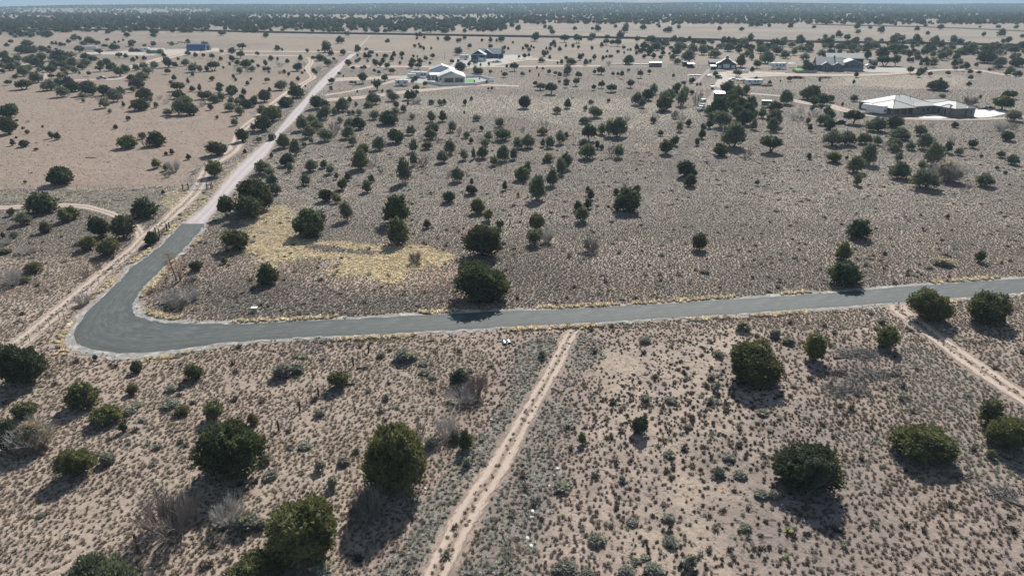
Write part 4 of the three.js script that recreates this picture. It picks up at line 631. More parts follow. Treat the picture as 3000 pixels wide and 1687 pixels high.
// ---------------------------------------------------------------- the wood farther out, which reads as one mass
{
  const R = rng(7), wood = thing('juniper_wood', 'dark juniper woodland scattered over the plain and the far slopes', 'woodland'); wood.userData.kind = 'stuff';
  const sets = new Map(), put = (form, variant, level, tone, x, d, W, H) => { const key = form + variant + level; if (!sets.has(key)) sets.set(key, { form, variant, level, list: [] }); sets.get(key).list.push([x, lie(x, d) - 0.05, -d, W, H, R() * 6.28, tone]); };
  const col = { g: [0.080, 0.098, 0.053], o: [0.12, 0.127, 0.062], b: [0.085, 0.088, 0.054], t: [0.082, 0.10, 0.056], s: [0.115, 0.131, 0.092] };
  for (const p of plants) if (p.far) put(FORM[p.k], p.variant % 3, 2, col[p.k] ?? col.g, p.x, p.d, p.W, p.H);
  // how thick the wood stands, by place in the photograph
  const thick = (px, py) => {
    const n = fbm(px / 130, py / 9, 3), m = fbm(px / 45 + 30, py / 5, 3);
    if (py < 42) { const clearing = px < 650 && py > 24 + Math.max(0, (px - 300) / 60) && py < 40; return clearing ? (m > 0.25 ? 0.5 : 0.06) : 0.85 + 0.3 * n; }
    if (px < 1480 && py < 58) { const open = (px < 160 && py > 46) || (px > 720 && py > 45 && py < 58); return open ? 0.16 + 0.35 * Math.max(0, n + m) : 1.4; }
    if (px < 1480 && py < 96) return py < 84 ? 1.5 + 0.5 * m : 0.6 + 1.1 * m;
    if (px >= 1480 && py < 72) return (py < 60 ? 1.35 : 1.1) + 0.55 * m - (py > 42 && n > 0.25 ? 0.55 : 0);
    if (px >= 1480 && py < 122) return 0.028 + 0.1 * Math.max(0, m - 0.3);
    if (px > 1850 && py < 178) return 0.22 + 0.45 * Math.max(0, m);
    if (px < 500 && py < 112) return (px < 150 ? 0.45 : 0.10) + 0.2 * m;
    return 0.02;
  };
  const tones = ['g', 'g', 's', 't', 'b'];
  for (let i = 0; i < 46000; i++) {
    const py = 12 + Math.pow(R(), 1.35) * 150, px = -900 + R() * 4800, s = spot(px, py); if (!s || s.d > 6000 || onRoad(s.x, s.d, 3)) { R(); R(); continue; }
    const size = 5.0 + 5.5 * R(), foot = Math.max(1, (size / s.s) * (size / s.s) * 0.30), want = thick(px, py) * 2.3 / foot, have = 46000 / (150 * 4800) / 1.35 * Math.pow((py - 12) / 150, 1 / 1.35 - 1) * 1.0;
    if (R() > want / have * 0.8) continue;
    put(R() < 0.5 ? 'dense' : 'bush', Math.floor(R() * 3), 2, col[tones[Math.floor(R() * 5)]], s.x, s.d, size, size * (0.62 + 0.35 * R()));
  }
  // groves too far off to tell the trees apart
  for (let i = 0; i < 30000; i++) {
    const d = 2300 + 3500 * R(), x = (R() * 2 - 1) * (d * 1.05), px = 1500 + (x / (d * 0.928)) * FPX, n = fbm(x / 300, d / 160, 4), clearing = px < 620 && d < 3600; if (n + (clearing ? -0.34 : 0.55) < 0.0) continue;
    put('dense', 1, 2, col[R() < 0.5 ? 'g' : 's'], x, d, 7 + 6 * R(), 4.5 + 3 * R());
  }
  const white = new THREE.MeshPhysicalMaterial({ color: 0xffffff, vertexColors: true, roughness: 0.95, transmission: 0.3, thickness: 0, specularIntensity: 0.4, side: THREE.DoubleSide }), o = new THREE.Object3D(), c = new THREE.Color();
  for (const { form, variant, level, list } of sets.values()) {
    const m = new THREE.InstancedMesh(crownOf(form, variant, level), white, list.length); m.name = 'crown'; m.castShadow = m.receiveShadow = true; m.userData.kind = 'stuff';
    list.forEach(([x, y, z, W, H, t, tone], i) => { o.position.set(x, y, z); o.rotation.set(0, t, 0); o.scale.set(W, H, W); o.updateMatrix(); m.setMatrixAt(i, o.matrix); const v = 0.8 + 0.45 * R(); m.setColorAt(i, c.setRGB(tone[0] * v, tone[1] * v, tone[2] * v)); });
    wood.add(m);
  }
}

// ---------------------------------------------------------------- tufts of dry grass and low sage, which nobody could count
{
  const R = rng(99);
  const tuft = (seed, blades, wide) => {                              // a tussock: blades that fan out from one foot
    const Q = rng(seed), tri = [], col = [];
    for (let i = 0; i < blades; i++) {
      const a = ((i + Q()) / blades) * 6.2832 * 3, e = 0.25 + 1.0 * Q(), dx = Math.cos(a), dz = Math.sin(a), w = wide * (0.7 + 0.6 * Q()), r = 0.35 * Q(), top = 1.15 - 0.62 * e + 0.25 * Q(), t = 0.70 + 0.6 * Q(), tw = (Q() - 0.5) * 0.6;
      tri.push(-dz * w + dx * r, -0.1, dx * w + dz * r, dz * w + dx * r, -0.1 + tw * 0.3, -dx * w + dz * r, dx * e + dz * tw, top, dz * e - dx * tw); for (let k = 0; k < 3; k++) col.push(t, t, t);
    }
    return mesh3(tri, col);
  };
  const shapes = [tuft(1, 30, 0.2), tuft(2, 26, 0.23), tuft(3, 34, 0.18), tuft(4, 14, 0.34), tuft(5, 16, 0.32)], lists = shapes.map(() => []);
  const drop = (x, d, r, h, c, far) => { const v = 0.72 + 0.56 * R(); lists[far ? 3 + (R() < 0.5 ? 1 : 0) : Math.floor(R() * 3)].push([x, groundY(x, d), -d, r, h, R() * 6.28, c[0] * v, c[1] * v, c[2] * v]); };
  const C = { brown: [0.237, 0.200, 0.156], sage: [0.269, 0.263, 0.213], mauve: [0.206, 0.173, 0.152], tan: [0.375, 0.312, 0.237], pale: [0.463, 0.431, 0.350], dark: [0.088, 0.078, 0.062], mat: [0.46, 0.46, 0.40], straw: [0.74, 0.63, 0.43], lightstraw: [0.78, 0.71, 0.54], ash: [0.33, 0.30, 0.262] };
  const zone = (d0, d1, cell, far) => {
    for (let d = d0; d < d1; d += cell) {
      const half = 0.80 * d + 26;
      for (let x = -half; x < half; x += cell) {
        const X = x + (R() - 0.5) * cell * 0.95, D = d + (R() - 0.5) * cell * 0.95, m = maskAt(X, D), r0 = R();
        if (m === 1 || (m === 2 && r0 > 0.10) || (m === 3 && r0 > 0.62)) continue;
        const n1 = fbm(X / 22 + 3, D / 22, 3), n2 = vnoise(X / 5 + 70, D / 5), big = far ? Math.min(2.1, (1.25 * cell) / 0.56) : 1;
        let p = 0.66 + 0.5 * n1, c = n1 + 0.5 * n2 > 0.2 ? C.sage : n1 - 0.5 * n2 < -0.25 ? C.mauve : C.brown, s = 0.19 + 0.13 * R() * R();
        let w = area('smooth', X, D); if (w > 0.5) { p = 0.10; c = C.tan; s *= 0.8; }
        else if ((w = area('straw', X, D)) > 0.12 + 0.76 * R() && area('island', X, D) < 0.25 + 0.6 * R()) { p = 1; c = R() < 0.45 ? C.lightstraw : C.straw; s = 0.24 + 0.12 * R(); }
        else if (area('gatestraw', X, D) > 0.5 || (area('verge', X, D) > 0.5 && R() < 0.7)) { p = 0.95; c = R() < 0.6 ? C.lightstraw : C.straw; s = 0.28 + 0.16 * R(); }
        else if (area('sage_a', X, D) > 0.1 + 0.8 * R() || area('sage_b', X, D) * (R() < 0.8 ? 1 : 0) > 0.1 + 0.8 * R()) { p = 1.0; c = R() < 0.6 ? C.mat : C.sage; s = 0.17 + 0.15 * R(); }
        else if (area('mauve', X, D) > 0.1 + 0.8 * R() || area('island', X, D) > 0.5) { p = 0.97; c = R() < 0.55 ? C.mauve : C.sage; s = 0.2 + 0.1 * R(); }
        else if (area('bright', X, D) > 0.1 + 0.8 * R()) { p = 0.5 + 0.5 * n1 + 0.3 * n2; c = R() < 0.55 ? C.dark : R() < 0.5 ? C.brown : C.sage; s = 0.16 + 0.24 * R() * R() + (R() < 0.05 ? 0.22 : 0); }
        else if (area('pale', X, D) > 0.5) { p = 0.95; c = C.pale; s = 0.24 + 0.14 * R(); }
        else if (area('whitish', X, D) > 0.4) { p = 0.85; c = R() < 0.6 ? C.pale : C.brown; }
        else if (area('gold', X, D) > 0.5) { p = 0.6; c = C.lightstraw; }
        else if (D < 128 && X < -3) { p = 0.80 + 0.4 * n2; c = R() < 0.7 ? C.tan : C.brown; s = 0.15 + 0.12 * R(); }
        if (area('darkpath', X, D) > 0.45) { p *= 0.3; c = C.mauve; }
        if (D > 96 && c !== C.pale && (c === C.sage || c === C.brown || c === C.mauve) && p > 0.25 && !(area('bright', X, D) > 0.5)) { p = 0.72 + 0.5 * p; s *= 0.95; if (R() < 0.55) c = C.ash; }
        if (m === 3) { c = C.brown; s = 0.16 + 0.1 * R(); }
        if (R() < 0.012 && D < 260) { s = 0.34 + 0.3 * R(); c = R() < 0.5 ? C.dark : C.sage; }
        if (R() > p) continue;
        const soft = smoothstep(D, 105, 190), soil = soft > 0 && c !== C.dark ? mixc(c, [0.36, 0.325, 0.285], 0.55 * soft) : c; drop(X, D, s * big * (0.9 + 0.35 * R()), s * (0.6 + 0.45 * R()) * (1 - 0.42 * soft), soil, far);
      }
    }
  };
  zone(38, 92, 0.46, false); zone(92, 150, 0.45, false); zone(150, 200, 0.56, true); zone(200, 250, 0.66, true); zone(250, 300, 0.80, true); zone(300, 370, 1.0, true); zone(370, 470, 1.35, true);
  // clumps of yellow grass along the kerbs of the asphalt
  SAMPLED.asphalt.forEach(([a, b], i) => {
    for (let k = 0; k < 10; k++) {
      const side = R() < 0.62 ? 1 : 0, t = side ? 1.17 + 0.10 * R() * R() : -0.19 - 0.12 * R() * R(), x = lerp(a.x, b.x, t) + (R() - 0.5), z = lerp(a.z, b.z, t) + (R() - 0.5), n = vnoise(x / 6, side * 40 + z / 6);
      if (n < (side ? -0.05 : 0.1) || maskAt(x, -z) === 1) continue; drop(x, -z, 0.26 + 0.3 * R(), 0.26 + 0.22 * R(), R() < 0.55 ? C.straw : R() < 0.5 ? C.lightstraw : C.tan, false);
    }
  });
  const grass = thing('dry_grass', 'low dry grass tufts and small sage dotting the whole plain', 'grass'); grass.userData.kind = 'stuff';
  const mat = new THREE.MeshPhysicalMaterial({ color: 0xffffff, vertexColors: true, roughness: 1, transmission: 0.45, thickness: 0, specularIntensity: 0.2, side: THREE.DoubleSide }), o = new THREE.Object3D(), c = new THREE.Color();
  lists.forEach((list, i) => {
    const m = new THREE.InstancedMesh(shapes[i], mat, list.length); m.name = 'tufts'; m.castShadow = m.receiveShadow = true; m.userData.kind = 'stuff';
    list.forEach(([x, y, z, r, h, t, cr, cg, cb], j) => { o.position.set(x, y, z); o.rotation.set(0, t, 0); o.scale.set(r, h, r); o.updateMatrix(); m.setMatrixAt(j, o.matrix); m.setColorAt(j, c.setRGB(cr, cg, cb)); });
    grass.add(m);
  });
  console.log('tufts', lists.map((l) => l.length).join(' '));
}
// ---------------------------------------------------------------- building blocks
const std = (r, g, b, rough = 0.85, metal = 0) => new THREE.MeshStandardMaterial({ color: new THREE.Color().setRGB(r, g, b), roughness: rough, metalness: metal });
const M = {
  white: std(0.74, 0.74, 0.72, 0.5), whitewall: std(0.60, 0.60, 0.57, 0.9), glass: std(0.02, 0.025, 0.03, 0.12), dark: std(0.03, 0.03, 0.032, 0.7), black: std(0.012, 0.012, 0.014, 0.25), tyre: std(0.018, 0.018, 0.018, 0.95), steel: std(0.45, 0.46, 0.47, 0.4, 0.8), grey: std(0.28, 0.28, 0.28, 0.8),
  whiteroof: std(0.56, 0.57, 0.58, 0.5), greyroof: std(0.27, 0.30, 0.33, 0.6), navy: std(0.045, 0.075, 0.12, 0.8), tealroof: std(0.17, 0.21, 0.23, 0.7), trim: std(0.62, 0.64, 0.64, 0.6), taupe: std(0.215, 0.195, 0.17, 0.95), tile: std(0.36, 0.355, 0.34, 0.7), ridge: std(0.15, 0.148, 0.142, 0.8), slate: std(0.135, 0.15, 0.165, 0.9), slateroof: std(0.21, 0.225, 0.235, 0.7), charcoal: std(0.035, 0.037, 0.042, 0.8),
  brown: std(0.095, 0.07, 0.058, 0.95), wood: std(0.075, 0.055, 0.045, 1), plank: std(0.22, 0.19, 0.15, 1), stone: std(0.30, 0.31, 0.32, 1), lawn: std(0.085, 0.27, 0.03, 1), bluemetal: std(0.06, 0.115, 0.235, 0.45, 0.1), teal: std(0.25, 0.37, 0.38, 0.5), mint: std(0.36, 0.48, 0.46, 0.6), cow: std(0.02, 0.017, 0.016, 0.9), soilpile: std(0.085, 0.06, 0.05, 1), greybox: std(0.27, 0.29, 0.25, 0.35), log: std(0.12, 0.10, 0.09, 1), deadgrey: std(0.22, 0.21, 0.20, 1), rust: std(0.30, 0.17, 0.09, 1), rock: std(0.62, 0.60, 0.56, 1), concrete: std(0.56, 0.56, 0.54, 0.9), purple: std(0.30, 0.30, 0.36, 0.5), tpost: std(0.16, 0.17, 0.15, 0.8),
};
const box = (w, h, d, x = 0, y = 0, z = 0) => new THREE.BoxGeometry(w, h, d).translate(x, y + h / 2, z);
const rbox = (w, h, d, x, y, z, r = 0.08) => new RoundedBoxGeometry(w, h, d, 2, Math.min(r, w / 2.2, h / 2.2, d / 2.2)).translate(x, y + h / 2, z);
const merge = (list) => mergeGeometries(list.map((g) => { const q = g.index ? g.toNonIndexed() : g; if (!q.attributes.uv) q.setAttribute('uv', new THREE.BufferAttribute(new Float32Array(q.attributes.position.count * 2), 2)); if (!q.attributes.normal) q.computeVertexNormals(); for (const k of Object.keys(q.attributes)) if (!['position', 'normal', 'uv'].includes(k)) q.deleteAttribute(k); return q; }));
function solid(points, faces) { const tri = []; for (const f of faces) for (let i = 1; i + 1 < f.length; i++) tri.push(...points[f[0]], ...points[f[i]], ...points[f[i + 1]]); const g = new THREE.BufferGeometry(); g.setAttribute('position', new THREE.Float32BufferAttribute(tri, 3)); g.computeVertexNormals(); g.setAttribute('uv', new THREE.BufferAttribute(new Float32Array((tri.length / 3) * 2), 2)); return g; }
// a thing that stands where the photograph shows px, py; local x runs along its front, +z comes towards us
function site(name, label, category, px, py, turn = 0, group, sink = 0) {
  const s = spot(px, py), t = thing(name, label, category, group); t.position.set(s.x, lie(s.x, s.d) - sink, -s.d); t.rotation.y = THREE.MathUtils.degToRad(turn);
  t.updateMatrixWorld(); return t;
}
const sOf = (px, py) => spot(px, py).s;
function local(t, px, py, lift = 0) { const s = spot(px, py, lift), v = t.worldToLocal(new THREE.Vector3(s.x, s.y, -s.d)); return v; }
function gable(parent, { x = 0, z = 0, w, d, eave, peak, axis = 'z', over = 0.45, wall, roof, trim, y = -0.6, thick = 0.14 }) {
  const W = axis === 'z' ? w : d, D = axis === 'z' ? d : w, sh = new THREE.Shape([[-W / 2, y], [W / 2, y], [W / 2, eave], [0, peak], [-W / 2, eave]].map((p) => new THREE.Vector2(...p)));
  const spin = (g) => (axis === 'x' ? g.rotateY(Math.PI / 2) : g).translate(x, 0, z);
  part('wall', spin(new THREE.ExtrudeGeometry(sh, { depth: D, bevelEnabled: false }).translate(0, 0, -D / 2)), wall, parent);
  const run = W / 2 + over, drop = ((peak - eave) / (W / 2)) * over, slab = (sgn) => solid([[0, peak + 0.02, -D / 2 - over], [sgn * run, eave - drop + 0.02, -D / 2 - over], [sgn * run, eave - drop + thick, -D / 2 - over], [0, peak + thick + 0.04, -D / 2 - over], [0, peak + 0.02, D / 2 + over], [sgn * run, eave - drop + 0.02, D / 2 + over], [sgn * run, eave - drop + thick, D / 2 + over], [0, peak + thick + 0.04, D / 2 + over]], sgn > 0 ? [[0, 3, 2, 1], [4, 5, 6, 7], [3, 7, 6, 2], [1, 2, 6, 5], [0, 1, 5, 4]] : [[0, 1, 2, 3], [4, 7, 6, 5], [3, 2, 6, 7], [1, 5, 6, 2], [0, 4, 5, 1]]);
  const r = part('roof', spin(merge([slab(1), slab(-1)])), roof, parent);
  if (trim) { const bar = (sgn) => { const L = Math.hypot(run, peak - eave + drop); return box(L, 0.26, 0.08, -L / 2, -0.16, 0).rotateZ(-sgn * 0).translate(0, 0, 0).applyMatrix4(new THREE.Matrix4().makeRotationZ(sgn * Math.atan2(peak - eave + drop, run))).translate(0, 0, 0); };
    const rake = (sgn) => { const L = Math.hypot(run, peak - eave + drop), g = box(L, 0.24, 0.07, 0, -0.12, 0).rotateZ(-sgn * Math.atan2(peak - eave + drop, run)).translate((sgn * run) / 2, (peak + eave - drop) / 2 + 0.08, D / 2 + over + 0.037); return g; }; part('roof_trim', spin(merge([rake(1), rake(-1)])), trim, parent); }
  return r;
}
function hip(parent, { x = 0, z = 0, w, d, eave, peak, over = 0.7, wall, roof, open = false, y = -0.6 }) {  // walls and a hipped roof, ridge along the longer side
  if (!open) part('wall', box(w, eave - y, d, x, y, z), wall, parent);
  const a = w / 2 + over, b = d / 2 + over, long = w >= d, r = Math.abs(w - d) / 2, e = eave - 0.05, t = 0.18;
  const ridge = long ? [[-r, peak, 0], [r, peak, 0]] : [[0, peak, -r], [0, peak, r]], lo = [[-a, e, -b], [a, e, -b], [a, e, b], [-a, e, b]], up = lo.map(([p, q, s]) => [p, q + t, s]), P = [...lo, ...up, ...ridge];
  const faces = long ? [[4, 5, 9, 8].reverse(), [6, 7, 8, 9].reverse(), [5, 6, 9].reverse(), [7, 4, 8].reverse()] : [[4, 5, 8].reverse(), [6, 7, 9].reverse(), [5, 6, 9, 8].reverse(), [7, 4, 8, 9].reverse()];
  const sides = [[0, 1, 5, 4].reverse(), [1, 2, 6, 5].reverse(), [2, 3, 7, 6].reverse(), [3, 0, 4, 7].reverse(), [0, 1, 2, 3]];
  const cap = (p, q) => { const a = new THREE.Vector3(...p), c = new THREE.Vector3(...q), v = c.clone().sub(a); return new THREE.CylinderGeometry(0.11, 0.11, v.length(), 5).applyQuaternion(new THREE.Quaternion().setFromUnitVectors(new THREE.Vector3(0, 1, 0), v.clone().normalize())).translate((a.x + c.x) / 2, (a.y + c.y) / 2, (a.z + c.z) / 2); };
  const hips = long ? [[4, 8], [7, 8], [5, 9], [6, 9], [8, 9]] : [[4, 8], [5, 8], [6, 9], [7, 9], [8, 9]], o = part('roof', solid(P, [...faces, ...sides]).translate(x, 0, z), roof, parent);
  part('ridge_cap', merge(hips.filter(([i, j]) => P[i].some((v, k) => Math.abs(v - P[j][k]) > 0.01)).map(([i, j]) => cap(P[i], P[j]))).translate(x, 0.02, z), M.ridge, o); return o;
}
function window_(parent, w, h, x, y, z, turn = 0, frame = M.trim) {      // frame with a recessed dark pane, facing +z before turn
  const f = part('window', merge([box(w + 0.16, 0.08, 0.09, 0, h, 0), box(w + 0.16, 0.08, 0.09, 0, -0.08, 0), box(0.08, h, 0.09, -w / 2 - 0.04, 0, 0), box(0.08, h, 0.09, w / 2 + 0.04, 0, 0)]), frame, parent);
  f.position.set(x, y, z); f.rotation.y = turn; part('pane', box(w, h, 0.05, 0, 0, 0), M.glass, f); return f;
}
function door_(parent, w, h, x, z, turn, mat, name = 'door', y = 0) { const f = part(name, box(w, h, 0.08, 0, 0, 0), mat, parent); f.position.set(x, y, z); f.rotation.y = turn; return f; }
function wheels(parent, r, list) { for (const [x, z] of list) { const w = part('wheel', new THREE.CylinderGeometry(r, r, 0.24, 14).rotateX(Math.PI / 2).translate(0, r, 0), M.tyre, parent); w.position.set(x, 0, z); part('rim', new THREE.CylinderGeometry(r * 0.55, r * 0.55, 0.26, 10).rotateX(Math.PI / 2).translate(0, r, 0), M.steel, w); } }
// vehicles run along local x, nose to +x
function vehicle(t, kind, paint) {
  const prof = { car: [[-2.2, 0.35], [2.2, 0.35], [2.25, 0.75], [1.2, 0.95], [0.5, 1.42], [-1.1, 1.45], [-1.9, 1.0], [-2.25, 0.9]], suv: [[-2.4, 0.4], [2.4, 0.4], [2.4, 0.95], [1.25, 1.12], [0.7, 1.75], [-2.2, 1.8], [-2.42, 1.1]], pickup: [[-2.7, 0.5], [2.7, 0.5], [2.7, 1.05], [1.4, 1.2], [0.8, 1.85], [-0.55, 1.87], [-0.7, 1.15], [-2.7, 1.15]], van: [[-2.8, 0.4], [2.8, 0.4], [2.8, 1.0], [2.3, 1.3], [1.7, 2.3], [-2.8, 2.35]] }[kind], half = kind === 'van' ? 1.0 : 0.88;
  part('body', new THREE.ExtrudeGeometry(new THREE.Shape(prof.map((p) => new THREE.Vector2(...p))), { depth: half * 2 - 0.12, bevelEnabled: true, bevelSize: 0.06, bevelThickness: 0.06, bevelSegments: 2 }).translate(0, 0, -half + 0.06), paint, t);
  const glass = { car: [[0.95, 1.0], [0.42, 1.38], [-1.05, 1.40], [-1.65, 1.02]], suv: [[1.1, 1.15], [0.6, 1.7], [-2.0, 1.73], [-2.1, 1.18]], pickup: [[1.15, 1.22], [0.7, 1.78], [-0.48, 1.8], [-0.55, 1.22]], van: [[2.2, 1.35], [1.72, 2.1], [0.7, 2.1], [0.7, 1.35]] }[kind], gs = new THREE.Shape(glass.map((p) => new THREE.Vector2(...p)));
  for (const s of [-1, 1]) part('side_window', new THREE.ExtrudeGeometry(gs, { depth: 0.02, bevelEnabled: false }).translate(0, 0, s > 0 ? half + 0.003 : -half - 0.023), M.glass, t);
  const [a, b] = kind === 'van' ? [prof[3], prof[4]] : kind === 'car' ? [prof[3], prof[4]] : [prof[3], prof[4]], mx = (a[0] + b[0]) / 2, my = (a[1] + b[1]) / 2, L = Math.hypot(a[0] - b[0], a[1] - b[1]) * 0.8;
  part('windscreen', box(L, 0.03, half * 1.7, 0, 0.05, 0).rotateZ(Math.atan2(b[1] - a[1], b[0] - a[0])).translate(mx, my, 0), M.glass, t);
  if (kind !== 'pickup') part('rear_window', box(0.03, 0.42, half * 1.5, -prof[0][0] * -1 - (kind === 'car' ? -0.42 : 0.05), kind === 'car' ? 1.0 : 1.2, 0), M.glass, t); else part('truck_bed', box(1.9, 0.02, half * 1.6, -1.68, 1.2, 0), M.dark, t);
  for (const s of [-1, 1]) { part('headlight', box(0.06, 0.14, 0.34, prof[1][0] + 0.05, 0.72, s * half * 0.68), M.trim, t); part('tail_light', box(0.05, 0.22, 0.16, prof[0][0] - 0.05, 0.82, s * half * 0.8), M.rust, t); }
  wheels(t, kind === 'car' ? 0.33 : 0.38, [[prof[0][0] + 0.85, -half + 0.05], [prof[0][0] + 0.85, half - 0.05], [prof[1][0] - 0.9, -half + 0.05], [prof[1][0] - 0.9, half - 0.05]]);
}
function camper(t, L, H, { neck = false, paint = M.white, win = [], slide = 0 } = {}) { // travel trailer along x; a fifth wheel has a raised nose
  const W = 2.45, body = neck ? new THREE.Shape([[-L / 2, 0.75], [L / 2 - 2.6, 0.75], [L / 2 - 2.5, 1.75], [L / 2, 1.95], [L / 2, 2.5], [L / 2 - 0.5, H], [-L / 2, H]].map((p) => new THREE.Vector2(...p))) : new THREE.Shape([[-L / 2 + 0.1, 0.6], [L / 2 - 0.5, 0.6], [L / 2, 1.2], [L / 2 - 0.35, H], [-L / 2, H]].map((p) => new THREE.Vector2(...p)));
  part('body', new THREE.ExtrudeGeometry(body, { depth: W - 0.16, bevelEnabled: true, bevelSize: 0.08, bevelThickness: 0.08, bevelSegments: 2 }).translate(0, 0, -W / 2 + 0.08), paint, t);
  for (const [x, y, w, h] of win) window_(t, w, h, x * L, y, W / 2 + 0.04, 0, M.grey);
  window_(t, 1.2, 0.7, 0, 1.7, 0, 0, M.grey).position.set(-L / 2 - 0.1, 1.6, 0); t.children[t.children.length - 1].rotation.y = -Math.PI / 2;
  part('stripe', box(L * 0.8, 0.14, 0.02, -0.05 * L, 1.25, W / 2 + 0.012), M.grey, t);
  part('roof_vent', merge([box(0.6, 0.28, 0.6, L * 0.1, H + 0.08, 0), box(0.4, 0.14, 0.4, -L * 0.25, H + 0.08, 0.2)]), M.trim, t);
  wheels(t, 0.36, [[-0.12 * L - 0.4, W / 2 - 0.1], [-0.12 * L + 0.4, W / 2 - 0.1], [-0.12 * L - 0.4, -W / 2 + 0.1], [-0.12 * L + 0.4, -W / 2 + 0.1]]);
  if (!neck) part('hitch', merge([box(1.2, 0.1, 0.12, L / 2 + 0.4, 0.5, 0.2), box(1.2, 0.1, 0.12, L / 2 + 0.4, 0.5, -0.2), box(0.1, 0.5, 0.1, L / 2 + 0.95, 0, 0)]), M.dark, t);
  else part('landing_leg', merge([box(0.12, 0.8, 0.12, L / 2 - 2.4, 0, 0.9), box(0.12, 0.8, 0.12, L / 2 - 2.4, 0, -0.9)]), M.dark, t);
}
const heap = (w, h, d, seed, k = 3) => { const g = new THREE.SphereGeometry(1, 26, 12, 0, 6.2832, 0, Math.PI / 2), a = g.attributes.position; for (let i = 0; i < a.count; i++) { const x = a.getX(i), y = a.getY(i), z = a.getZ(i), n = 0.5 * noise3(x * k + seed, z * k, 4) + 0.3 * noise3(x * k * 2.3, z * k * 2.3 + seed, 9); a.setXYZ(i, x * w * 0.5 * (1 + 0.2 * n), Math.max(-0.15, (Math.pow(y, 1.25) + 0.5 * n * y) * h - 0.1), z * d * 0.5 * (1 + 0.2 * n)); } g.computeVertexNormals(); return g; };
